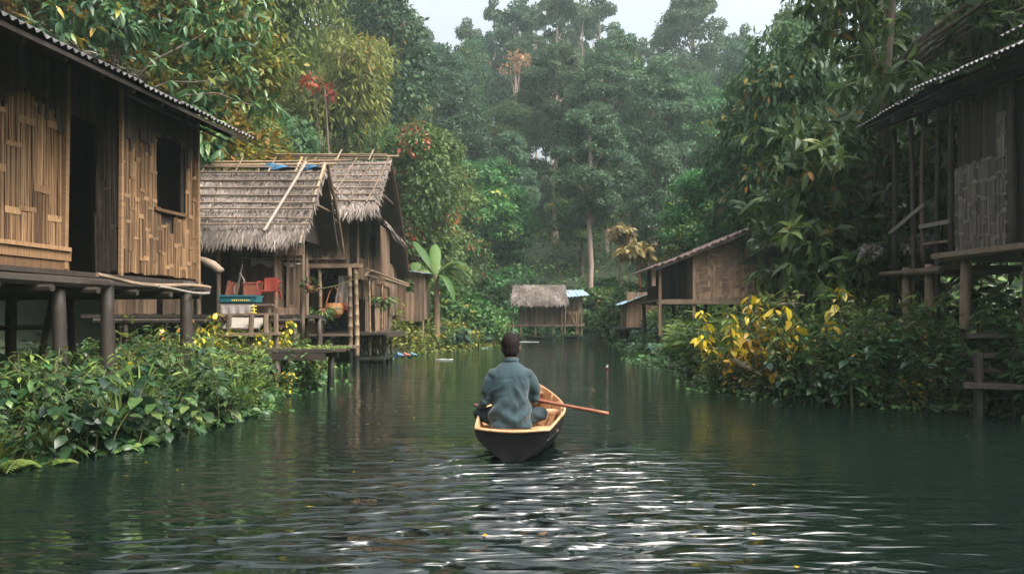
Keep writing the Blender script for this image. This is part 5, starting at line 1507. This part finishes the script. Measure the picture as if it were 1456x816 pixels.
slender('blossoming_tree', 'tree with a bright coral red crown on the hazy ridge', 'tree', 733, 92, 88, 'leaf_pink', [((-.6, 0, -.9), (1.3, 1.2, .5)), ((.7, 0, .2), (1.4, 1.2, .45)), ((-.2, 0, .75), (.8, .8, .35))], 420, .42, .22, 0, .22, 'bark_pale', 72, hfun=lambda p, r, b: r.uniform(.15, 1, len(p)))

# ---- big leaved tree over the right bank
def bigleaf(label, blobs, n, L, W, mat, loc, seed, trunk, name='big_leaved_tree', whorl=6, droop=.55, limbs=26):
    random.seed(seed); t = thing(name, label, 'tree', (0, 0, 0))
    mb = MB(); mb.tube(trunk, [.2, .17, .14, .11, .07][:len(trunk)], 9, .4)
    tv = [Vector(p) for p in trunk]
    ks = sorted(range(len(blobs)), key=lambda k: random.random())[:limbs]
    for k in ks:
        c = Vector(blobs[k][0]); a = min(tv[1:], key=lambda p: (p - c).length + max(0, p.z - c.z) * 3)
        limb(mb, a, c, .05, .012, 6, .25, v=.6)
    mb.build('trunk', 'bark', t, True)
    crown('crown', blobs, n, L, W, mat, t, seed, droop, None, True, (.35, 1.08), .1, whorl, .7)
    t.location = loc
    return t
rb = R_(808); blobs = []
for i in range(190):
    x = rb.uniform(-2.9, 5.5); z = rb.uniform(1.7, 11.5); y = rb.uniform(-1.6, 2.4)
    # outline: crown leans over the river, thins out low at the left
    left = -1.35 + .45 * math.sin(z * 1.1) - (.3 if 1.7 < z < 3.9 else 0)
    if x < left or z < 1.75 + .12 * max(0, x): continue
    s = rb.uniform(.55, .95); blobs.append(((x, y, z), (s, s, s * .8)))
for i in range(34):
    s = rb.uniform(.5, .8); blobs.append(((rb.uniform(-1.8, 2.2), rb.uniform(-1.4, 1.6), rb.uniform(1.5, 3.6)), (s, s, s * .8)))
for i in range(42):
    s = rb.uniform(.6, .95); blobs.append(((rb.uniform(1.3, 5.5), rb.uniform(-6.5, -1.5), rb.uniform(6.7, 9.0)), (s, s, s * .7)))
t = bigleaf('big leaved tree hanging over the right bank beside the shaded house', blobs, 19500, .38, .14, 'leaf_big', (7.35, 17.0, .3), 81, [(1.2, .6, -.6), (1.1, .5, .2), (.7, .2, 3), (.6, 0, 6), (.9, 0, 9.5)])
for i in range(3): crown('flower_cluster', [((-.55 + .5 * i + .3 * (i % 2), -1.9, 2.35 + .12 * i), (.2, .16, .12))], 110, .09, .06, 'cloth_grey', t, 82 + i)
rb = R_(909); blobs = []
for i in range(60):
    x = rb.uniform(-3.4, 3.6); z = rb.uniform(4.5, 11); y = rb.uniform(-1.5, 2)
    if (x / 3.6) ** 2 + ((z - 7.6) / 3.6) ** 2 > 1: continue
    s = rb.uniform(.55, .9); blobs.append(((x, y, z), (s, s, s * .75)))
bigleaf('green drooping leaved tree reaching over the top of the near left house', blobs, 4600, .36, .12, 'leaf_wet', ((160 - 728) / F * 19.5, 19.5, .6), 91, [(0, 0, -.6), (0, 0, .2), (.1, 0, 3.5), (.0, .1, 6), (.1, 0, 8.5)], whorl=5, droop=.8)
under('shade_undergrowth', 16000, 8, (10, 27), (5.5, 22), (1.6, 14), 1.7, .22, .1, 'leaf_near', fine=True)

# small marks on the water
def at0(px, py):
    Y = CAM_H * F / (py - 455.0); return Vector(((px - 728) / F * Y, Y, 0))
c = at0(863, 526)
t = thing('float', 'little white and red float drifting right of the rower', 'float', c)
mb = MB(); mb.tube([c + Vector((0, 0, -.1)), c + Vector((0, 0, .02)), c + Vector((0, 0, .07))], [0.026, 0.042, 0.042], 10); mb.build('base', 'red', t)
mb = MB(); mb.tube([c + Vector((0, 0, .07)), c + Vector((.01, 0, .11)), c + Vector((.03, 0, .15))], [0.038, 0.026, 0.01], 10); mb.build('top', 'white', t)
c = at0(855, 487)
mb = MB(); mb.tube([c + Vector((-.25, 0, .05)), c + Vector((0, 0, .10)), c + Vector((.25, 0, .05))], [.03, .07, .03], 10)
tag(mb.build('buoy', 'orange'), 'orange buoy lying at the far right water edge', 'buoy')
for i, (px, py, w) in enumerate(((632, 511, .3), (748, 486, .8), (688, 495, .2))):
    c = at0(px, py); mb = MB()
    mb.sheet([[c + Vector((w * a, w * b * (1 - abs(a) * .7), .012 + .004 * math.cos(a * 5 + b * 3))) for a in np.linspace(-1, 1, 9)] for b in (-.5, 0, .5)], .012)
    tag(mb.build('foam_patch', 'white'), ('pale foam patch off the middle left bank', 'long pale foam streak in front of the far hut', 'tiny foam patch by the pale leaved plants')[i], 'foam')
# driftwood on the right bank
mb = MB(); mb.tube([at(1042, 512, 14.6), at(1055, 519, 14.5), at(1072, 527, 14.4), at(1080, 533, 14.3)], [.05, .06, .05, .03], 8, .8)
tag(mb.build('driftwood_log', 'wood', None, True), 'pale broken branch lying among the plants at the right water edge', 'log')

rng = R_(515); n = 230
y = np.concatenate([rng.uniform(4, 22, 150), rng.uniform(8, 40, 80)]); w0, w1 = bank_l(y), bank_r(y)
t = rng.beta(.45, .45, n); x = w0 + (w1 - w0) * np.clip(t, .03, .97)
tag(leaves_mesh('floating_leaves', np.stack([x, y, np.full(n, .012)], 1), rng.normal(size=(n, 3)) * [1, 1, 0], np.tile([[0, 0, 1.]], (n, 1)), rng.uniform(.03, .08, n), rng.uniform(.015, .04, n), rng.uniform(0, 1, n), rng.uniform(0, 1, n), 'leaf_yellow', None, False, .05), kind='stuff')
# ---------------------------------------------------------------- canoe
random.seed(901)
bt = thing('canoe', 'dark wooden canoe with a pale inside carrying the rower down the river', 'canoe', (0.1, 8.4, 0))
STERN, BOW = Vector((.01, 7.62, 0)), Vector((.33, 10.75, 0))
BD = (BOW - STERN).normalized(); BS = Vector((BD.y, -BD.x, 0)); BL = (BOW - STERN).length
def half(s):
    return .36 + .10 * math.sin(min(1, s / .36) * PI / 2) if s < .36 else .46 * max(0.10, 1 - ((s - .36) / .66) ** 2.1)
def rimz(s):
    return .315 + .03 * math.sin(s * PI) * 0 + .13 * max(0, (s - .45) / .55) ** 1.8 + .035 * min(1, s / .2)
def keel(s):
    return -.13 + .16 * max(0, (s - .7) / .3) ** 2 + .06 * max(0, 1 - s / .15) ** 2
def section(s, inset=0.0, k=17):
    w = half(s) - inset; zr = rimz(s) ; zk = keel(s) + inset * 1.2
    row = []
    for i in range(k):
        a = (i / (k - 1) * 2 - 1)
        x = w * math.copysign(abs(math.sin(a * PI / 2)) ** (.8 + .5 * (1 - float(smooth(0, .45, s)))), a)
        q = float(smooth(0, .45, s)); z = zk + (zr - zk) * (q * (1 - max(0, math.cos(a * PI / 2)) ** 1.15) + (1 - q) * abs(a) ** 1.1)
        row.append(STERN + BD * (s * BL - (.10 * (1 - s / .12) * (z - zk) / .4 if s < .12 else 0)) + BS * x + Vector((0, 0, z)))
    return row
SS = np.linspace(0, 1, 26)
mb = MB(); rows = [section(s) for s in SS]; mb.sheet(rows, 0, .3)
mb.add(rows[0], [tuple(range(16, -1, -1))], .25); mb.add(rows[-1], [tuple(range(17))], .3)
M['hull'] = solid('tarred_hull', [(0, (.004, .004, .004)), (.6, (.012, .012, .012)), (1, (.045, .042, .04))], 4, (5, 1, 8), .45, .2, .004, .4)
mb.build('hull', 'hull', bt, True)
M['boat_wood'] = solid('boat_wood', [(0, (.16, .075, .035)), (.5, (.40, .22, .11)), (1, (.62, .40, .23))], 3.0, (14, 1.5, 9), .5, .3, .003)
mb = MB(); rows = [section(s, .028) for s in np.linspace(0.012, .99, 24)]; mb.sheet(rows, 0, .6)
mb.add(rows[0], [tuple(range(17))], .6); mb.add(rows[-1], [tuple(range(16, -1, -1))], .6)
mb.build('inner_planking', 'boat_wood', bt, True)
mb = MB()
L_ = [section(s)[0] + BS * .012 + Vector((0, 0, .004)) for s in SS]; R2 = [section(s)[-1] - BS * .012 + Vector((0, 0, .004)) for s in SS]
back = [section(0, 0)[i] for i in (0, 16)]
rim_pts = list(reversed(L_)) + [L_[0].lerp(R2[0], t) - BD * .03 * math.sin(t * PI) - Vector((0, 0, .02 * math.sin(t * PI))) for t in (.15, .35, .5, .65, .85)] + R2
mb.tube(rim_pts, .015, 8, .45); mb.build('gunwale', 'boat_wood', bt, True)
mb = MB(); a, b = section(.0), section(.0)
mb.add([a[k] - BD * .006 for k in range(17)] + [], [tuple(range(16, -1, -1))], .4)
mb.build('transom', 'hull', bt)
for k_ in (2, 5, 11, 14):
    mb = MB(); mb.tube([section(s)[k_] + (section(s)[k_] - (section(s)[8] + Vector((0, 0, .25)))).normalized() * .002 for s in np.linspace(.004, .99, 22)], .006, 5, .9); mb.build('plank_seam', 'hull', bt, True)
for s in (.34, .5, .64, .78):
    mb = MB(); mb.tube([p + Vector((0, 0, .008)) for p in section(s, .032)], .016, 6, .7); mb.build('rib', 'boat_wood', bt, True)
for s, z in ((.19, .235), (.60, .27)):
    mb = MB(); c = STERN + BD * (s * BL); mb.box(c + Vector((0, 0, z)), half(s) * 2 - .06, .2, .028, BS, BD, None, .6); mb.build('thwart', 'boat_wood', bt)
mb = MB(); rows = [[p + Vector((0, 0, .012)) for p in (section(s)[1], section(s)[8] + Vector((0, 0, rimz(s) - keel(s))), section(s)[-2])] for s in (.90, .95, .995)]
mb.sheet(rows, .02, .8); mb.build('bow_deck', 'boat_wood', bt)
mb = MB()
for k in range(3): mb.tube([STERN + BD * (s * BL) + BS * (.16 + .05 * k) + Vector((0, 0, keel(s) + .09 + .02 * k)) for s in (.30, .5, .72)], .012, 6, .2)
o = mb.build('floor_sticks', 'wood', bt)

# ---------------------------------------------------------------- rower
def ell(mb, c, r, X=None, Yv=None, Z=None, nu=16, nv=10, v=.5):
    c = Vector(c); X = X or Vector((1, 0, 0)); Yv = Yv or Vector((0, 1, 0)); Z = Z or Vector((0, 0, 1))
    vs = [c - Z * r[2]]
    for j in range(1, nv):
        t = PI * j / nv
        for i in range(nu):
            a = 2 * PI * i / nu
            vs.append(c + X * (r[0] * math.sin(t) * math.cos(a)) + Yv * (r[1] * math.sin(t) * math.sin(a)) - Z * (r[2] * math.cos(t)))
    vs.append(c + Z * r[2]); fs = []
    for i in range(nu): fs.append((0, 1 + (i + 1) % nu, 1 + i))
    for j in range(nv - 2):
        for i in range(nu):
            a = 1 + j * nu + i; b = 1 + j * nu + (i + 1) % nu
            fs.append((a, b, b + nu, a + nu))
    q = 1 + (nv - 2) * nu
    for i in range(nu): fs.append((q + i, q + (i + 1) % nu, len(vs) - 1))
    mb.add(vs, fs, v)

def rings(mb, rr, n=24, p=2.4, v=.5):
    """closed loft: (centre, half width, half depth)"""
    vs = []
    for c, a, b in rr:
        for i in range(n):
            t = 2 * PI * i / n; ct, st_ = math.cos(t), math.sin(t)
            vs.append(Vector(c) + Vector((a * math.copysign(abs(ct) ** (2 / p), ct), b * math.copysign(abs(st_) ** (2 / p), st_), 0)))
    fs = []
    for j in range(len(rr) - 1):
        for i in range(n):
            fs.append((j * n + i, j * n + (i + 1) % n, (j + 1) * n + (i + 1) % n, (j + 1) * n + i))
    fs.append(tuple(range(n - 1, -1, -1))); fs.append(tuple((len(rr) - 1) * n + i for i in range(n)))
    mb.add(vs, fs, v)

def voxel(mb, size, name, mat, parent, sm=6, disp=None):
    o = mb.build('tmp_' + name, mat)
    md = o.modifiers.new('r', 'REMESH'); md.mode = 'VOXEL'; md.voxel_size = size; md.use_smooth_shade = True
    ms = o.modifiers.new('s', 'SMOOTH'); ms.factor = .5; ms.iterations = sm
    dg = bpy.context.evaluated_depsgraph_get()
    me = bpy.data.meshes.new_from_object(o.evaluated_get(dg))
    bpy.data.objects.remove(o, do_unlink=True)
    me.name = name
    co = np.empty(len(me.vertices) * 3, np.float32); me.vertices.foreach_get('co', co); co = co.reshape(-1, 3)
    no = np.empty(len(me.vertices) * 3, np.float32); me.vertices.foreach_get('normal', no); no = no.reshape(-1, 3)
    if disp is not None: co = co + no * disp(co)[:, None]
    if parent is not None: co = co - np.array(base_of(parent), np.float32)
    me.vertices.foreach_set('co', co.astype(np.float32).ravel())
    a = me.attributes.get('v') or me.attributes.new('v', 'FLOAT', 'POINT')
    a.data.foreach_set('value', np.full(len(co), .5, np.float32))
    me.polygons.foreach_set('use_smooth', [True] * len(me.polygons))
    if not me.materials: me.materials.append(M[mat])
    me.update()
    return link(name, me, parent)

M['skin'] = solid('skin', [(0, (.085, .045, .03)), (1, (.15, .085, .058))], 6, (1, 1, 1), .5, .3)
M['hair'] = solid('hair', [(0, (.006, .005, .005)), (1, (.016, .011, .009))], 60, (1, 1, .4), .85, .2, .004, .1)
M['trousers'] = solid('dark_trousers', [(0, (.006, .012, .016)), (1, (.018, .03, .036))], 8, (1, 1, 1), .85, .2, .004)
def shirt_mat():
    m, ns, ln = new_mat('blue_grey_shirt')
    vec = coords(ns, ln, (1, 1, 1)); n1 = noise(ns, ln, vec, 5, 5, .6)
    r = ramp(ns, [(.25, (.0025, .014, .018)), (.55, (.005, .025, .031)), (.85, (.014, .047, .054))]); ln.new(n1, r.inputs[0])
    p = ns.new('ShaderNodeBsdfPrincipled'); ln.new(r.outputs[0], p.inputs['Base Color']); p.inputs['Roughness'].default_value = .85
    p.inputs['Sheen Weight'].default_value = .15
    n2 = noise(ns, ln, coords(ns, ln, (9, 9, 5)), 1, 3, .5); n3 = noise(ns, ln, vec, 260, 2, .5)
    s = math_n(ns, ln, 'ADD', n2, math_n(ns, ln, 'MULTIPLY', n3, .05))
    b = ns.new('ShaderNodeBump'); b.inputs['Strength'].default_value = .6; b.inputs['Distance'].default_value = .02; ln.new(s, b.inputs['Height']); ln.new(b.outputs[0], p.inputs['Normal'])
    o = ns.new('ShaderNodeOutputMaterial'); ln.new(p.outputs[0], o.inputs[0])
    return m
M['shirt'] = shirt_mat()

HX, HY = -.015, 8.12          # hip position
P3 = lambda x, y, z: Vector((HX + x, HY + y, z))
SH = {s: P3(s * .185, .03, .815) for s in (-1, 1)}
EL = {-1: P3(-.245, .02, .535), 1: P3(.25, .06, .56)}
HA = {-1: P3(-.315, .26, .42), 1: P3(.255, .31, .52)}
body = MB()
rings(body, [(P3(0, 0, .27), .15, .11), (P3(0, .0, .36), .165, .115), (P3(0, .01, .5), .15, .10), (P3(0, .02, .66), .165, .105), (P3(0, .03, .78), .15, .09), (P3(0, .03, .86), .09, .07), (P3(0, .035, .93), .06, .062), (P3(0, .045, 1.02), .056, .06)], 20)
HC = P3(.0, .06, 1.082)
ell(body, HC, (.086, .104, .128)); ell(body, HC + Vector((0, .02, -.06)), (.068, .083, .075))
for s in (-1, 1):
    ell(body, HC + Vector((s * .092, -.002, -.018)), (.013, .024, .037))
    ell(body, HC + Vector((s * .034, .097, .0)), (.014, .01, .008))
ell(body, HC + Vector((0, .108, -.028)), (.014, .024, .026)); ell(body, HC + Vector((0, .096, -.068)), (.028, .012, .011))
for s in (-1, 1):
    body.tube([SH[s], SH[s].lerp(EL[s], .5), EL[s], EL[s].lerp(HA[s], .4), HA[s]], [.035, .04, .04, .038, .028], 12)
    d = (HA[s] - EL[s]).normalized(); side_ = Vector((-s, 0, 0)); side_ = (side_ - d * side_.dot(d)).normalized(); up = side_.cross(d) * s
    if up.z < 0: up = -up
    pc = HA[s] + d * .045
    ell(body, pc, (.042, .052, .018), side_, d, up)
    for k in range(4):
        b0 = pc + d * .035 + side_ * (.03 - .02 * k); L = (.032, .038, .036, .028)[3 - k]
        body.tube([b0, b0 + d * L + up * .004, b0 + d * (L * 1.3) - up * L * .8, b0 + d * (L * .7) - up * L * 1.5], [.0105, .010, .0095, .008], 7)
    b0 = pc + side_ * .035 - d * .02
    body.tube([b0, b0 + side_ * .03 + d * .02 - up * .008, b0 + side_ * .03 + d * .045 - up * .03], [.013, .012, .009], 7)
    kn = P3(s * .315, .20, .37); ft = P3(-s * .03, .40, .24)
    body.tube([P3(s * .09, .02, .33), P3(s * .22, .11, .37), kn], [.085, .078, .058], 12)
    body.tube([kn, kn.lerp(ft, .35), ft], [.056, .052, .035], 12)
    ell(body, ft + Vector((-s * .07, .03, -.01)), (.105, .045, .035))
pr = voxel(body, .0065, 'person', 'skin', None, 3)
tag(pr, 'person in a blue grey shirt seated with back to us paddling the canoe', 'person')

sh = MB()
rings(sh, [(P3(.0, -.01, .262), .215, .168), (P3(0, -.01, .30), .22, .170), (P3(0, -.005, .42), .208, .160), (P3(0, .005, .56), .19, .145), (P3(0, .015, .70), .192, .14), (P3(0, .022, .78), .198, .13), (P3(0, .028, .835), .175, .115), (P3(0, .032, .88), .135, .095), (P3(0, .038, .925), .073, .072), (P3(0, .042, .948), .068, .070)], 28, 2.5)
for s in (-1, 1):
    ell(sh, SH[s] + Vector((-s * .04, 0, -.022)), (.098, .092, .07))
    sh.tube([SH[s] + Vector((-s * .03, 0, -.005)), SH[s].lerp(EL[s], .3), SH[s].lerp(EL[s], .75), EL[s], EL[s].lerp(HA[s], .3), EL[s].lerp(HA[s], .72)], [.062, .074, .069, .066, .06, .05], 14)
def wrinkle(co):
    x, y, z = co[:, 0] - HX, co[:, 1] - HY, co[:, 2]
    w = .0
    w = w + 0.0127  * np.sin(z * 34 + 9 * np.abs(x) + 2.2 * np.sin(x * 17 + 1)) * np.exp(-((z - .36) / .13) ** 2)
    w = w + 0.0102 * np.sin(26 * (z + 1.3 * np.abs(x - .02)) + 3 * np.sin(x * 11)) * np.exp(-((z - .62) / .14) ** 2) * (.4 + .6 * np.abs(x) / .2)
    w = w + 0.0110  * np.sin(38 * x + 5 * np.sin(z * 7) + 1.0) * np.exp(-((z - .47) / .17) ** 2)
    w = w + 0.003 * np.sin(70 * z + 30 * x) * np.exp(-((z - .56) / .06) ** 2) * (np.abs(x) > .2)
    def fold(px, pz, ang, L, amp, wd):
        c_, s_ = math.cos(ang), math.sin(ang)
        al = (x - px) * c_ + (z - pz) * s_; ac = -(x - px) * s_ + (z - pz) * c_ + .02 * np.sin(al * 25)
        return amp * np.exp(-np.abs(ac) / wd) * np.exp(-(al / L) ** 4) * (y < .02)
    for f_ in ((-.13, .66, .9, .09, .008, .010), (-.09, .60, .75, .10, .007, .010), (.14, .66, 2.25, .09, .008, .010), (.10, .59, 2.35, .10, .007, .009), (-.10, .45, 1.25, .12, .007, .011), (.05, .42, 1.75, .12, .008, .011), (.13, .40, 1.45, .11, .007, .010), (-.02, .52, 1.6, .12, .006, .010), (-.17, .36, .6, .06, .007, .009), (.16, .35, 2.5, .06, .007, .009), (-.06, .73, .5, .07, .005, .008), (.07, .73, 2.6, .07, .005, .008)):
        w = w + fold(*f_)
    return w
shirt = voxel(sh, .0075, 'shirt', 'shirt', pr, 14, wrinkle)
mb = MB(); rows = []
for k in range(4):
    rr = [(.070, .945), (.074, .968), (.080, .964), (.086, .935)][k]
    rows.append([P3(rr[0] * math.cos(a), .043 + rr[0] * math.sin(a), rr[1] + .004 * math.sin(a * 3)) for a in np.linspace(PI * .62 - 2 * PI, PI * .38, 30)])
mb.sheet(rows, 0, .5); mb.build('collar', 'shirt', shirt, True)
mb = MB()
mb.tube([P3(x, -.118 + .16 * x * x * 3 - .002, .80 - .02 * abs(x)) for x in np.linspace(-.17, .17, 11)], .0032, 5); mb.build('yoke_seam', 'shirt', shirt)
tr = MB()
for s in (-1, 1):
    kn = P3(s * .315, .20, .37); ft = P3(-s * .03, .40, .24)
    tr.tube([P3(s * .06, .0, .31), P3(s * .20, .10, .37), kn], [.115, .10, .075], 14)
    ell(tr, kn, (.075, .075, .072)); tr.tube([kn, kn.lerp(ft, .4), kn.lerp(ft, .85)], [.073, .068, .06], 14)
rings(tr, [(P3(0, .0, .235), .17, .13), (P3(0, 0, .34), .19, .14), (P3(0, 0, .40), .17, .12)], 20)
voxel(tr, .009, 'trousers', 'trousers', pr, 4, lambda co: .004 * np.sin(co[:, 2] * 60 + co[:, 0] * 40))
hr = MB()
ell(hr, HC + Vector((0, -.014, .026)), (.097, .110, .122), nu=20, nv=14); ell(hr, HC + Vector((0, -.03, -.03)), (.089, .086, .095)); ell(hr, HC + Vector((0, -.035, -.078)), (.068, .056, .056))
def fuzz(co):
    return .0028 * np.sin(co[:, 0] * 190 + 3 * np.sin(co[:, 2] * 90)) * np.sin(co[:, 2] * 130 + co[:, 1] * 80)
voxel(hr, .006, 'hair', 'hair', pr, 3, fuzz)
# ---- paddle
pa = thing('paddle', 'long reddish brown paddle held across the canoe by the rower', 'paddle', (.4, 8.2, .5))
A_ = HA[1] + Vector((-.30, .085, .035)); B_ = at(865, 588, 7.95)
mb = MB(); mb.tube([A_.lerp(B_, t) for t in np.linspace(0, 1, 9)], [.0185, .019, .019, .019, .0185, .018, .0185, .019, .0195], 9, .6)
M['paddle'] = solid('paddle_wood', [(0, (.08, .026, .015)), (.5, (.17, .06, .032)), (1, (.28, .12, .065))], 6, (1, 8, 8), .45, .4)
mb.build('shaft', 'paddle', pa, True)
mb = MB(); dd = (B_ - A_).normalized(); c = A_ - dd * .10
mb.box(c, .2, .02, .10, dd, Vector((0, 1, .25)).normalized(), None, .5); mb.build('blade', 'paddle', pa)
mb = MB(); q = HA[-1] + Vector((-.03, .02, -.01))
mb.tube([q + Vector((-.045, .0, .05)), q + Vector((-.01, .0, .035)), q + Vector((.03, .05, .05)), q + Vector((.02, .08, .0)), q + Vector((-.03, .06, -.07))], [.018, .02, .02, .018, .015], 8, .5)
mb.build('rope_hook', 'paddle', bt, True)
# ---------------------------------------------------------------- camera, light, air
cam = bpy.data.cameras.new('camera')
cam.lens = 36 * F / 1456
cam.sensor_width = 36
cam.shift_y = 47 / 1456
cam.clip_end = 2000
co = bpy.data.objects.new('camera', cam)
COL.objects.link(co)
co.location = (0, 0, CAM_H); co.rotation_euler = (PI / 2, 0, 0)
S.camera = co

SUN_EL, SUN_AZ = math.radians(54), math.radians(122)      # azimuth clockwise from +Y (away from the camera) to +X
sd = Vector((math.sin(SUN_AZ) * math.cos(SUN_EL), math.cos(SUN_AZ) * math.cos(SUN_EL), math.sin(SUN_EL)))
sl = bpy.data.lights.new('sun', 'SUN')
sl.energy = 1.5; sl.angle = math.radians(14); sl.color = (1.0, 0.9, 0.76)
so = bpy.data.objects.new('sun', sl)
COL.objects.link(so)
so.rotation_euler = sd.to_track_quat('Z', 'Y').to_euler()

W = bpy.data.worlds.new('World')
S.world = W
W.use_nodes = True
ns, ln = W.node_tree.nodes, W.node_tree.links
ns.clear()
sk = ns.new('ShaderNodeTexSky')
sk.sky_type = 'NISHITA'; sk.sun_disc = False
sk.sun_elevation = SUN_EL; sk.sun_rotation = SUN_AZ
sk.dust_density = 10.0; sk.air_density = 1.0; sk.ozone_density = 1.0
hs = ns.new('ShaderNodeHueSaturation')
hs.inputs['Saturation'].default_value = 0.38
ln.new(sk.outputs[0], hs.inputs['Color'])
bg = ns.new('ShaderNodeBackground')
bg.inputs['Strength'].default_value = 0.11
# overcast: the sky brightens from the horizon to the zenith
tc = ns.new('ShaderNodeTexCoord'); sx = ns.new('ShaderNodeSeparateXYZ')
ln.new(tc.outputs['Generated'], sx.inputs[0])
gm = ns.new('ShaderNodeMapRange')
gm.inputs['From Min'].default_value = 0.15; gm.inputs['From Max'].default_value = 0.9
gm.inputs['To Min'].default_value = 4.2; gm.inputs['To Max'].default_value = 10.0
ln.new(sx.outputs['Z'], gm.inputs['Value'])
vm = ns.new('ShaderNodeVectorMath'); vm.operation = 'SCALE'
ln.new(hs.outputs[0], vm.inputs[0]); ln.new(gm.outputs[0], vm.inputs['Scale'])
ln.new(vm.outputs[0], bg.inputs['Color'])
wo = ns.new('ShaderNodeOutputWorld')
ln.new(bg.outputs[0], wo.inputs[0])

m, ns, ln = new_mat('misty_air')
pv = ns.new('ShaderNodeVolumePrincipled')
pv.inputs['Color'].default_value = (0.80, 0.98, 0.95, 1)
pv.inputs['Density'].default_value = 0.0006
pv.inputs['Anisotropy'].default_value = 0.2
mo = ns.new('ShaderNodeOutputMaterial')
ln.new(pv.outputs[0], mo.inputs['Volume'])
M['haze'] = m
hz = MB()
hz.box((0, 130, 44), 500, 400, 94)
tag(hz.build('haze', 'haze'), kind='stuff')

S.view_settings.view_transform = 'Standard'
S.view_settings.look = 'None'
S.view_settings.exposure = -0.66
S.view_settings.gamma = 1
S.view_settings.use_curve_mapping = False
c = S.cycles
c.use_denoising = True
try:
    c.denoiser = 'OPENIMAGEDENOISE'
except Exception:
    pass
c.max_bounces = 6; c.diffuse_bounces = 2; c.glossy_bounces = 3; c.transmission_bounces = 2; c.volume_bounces = 2; c.transparent_max_bounces = 4
c.caustics_reflective = False; c.caustics_refractive = False
c.sample_clamp_indirect = 4.0
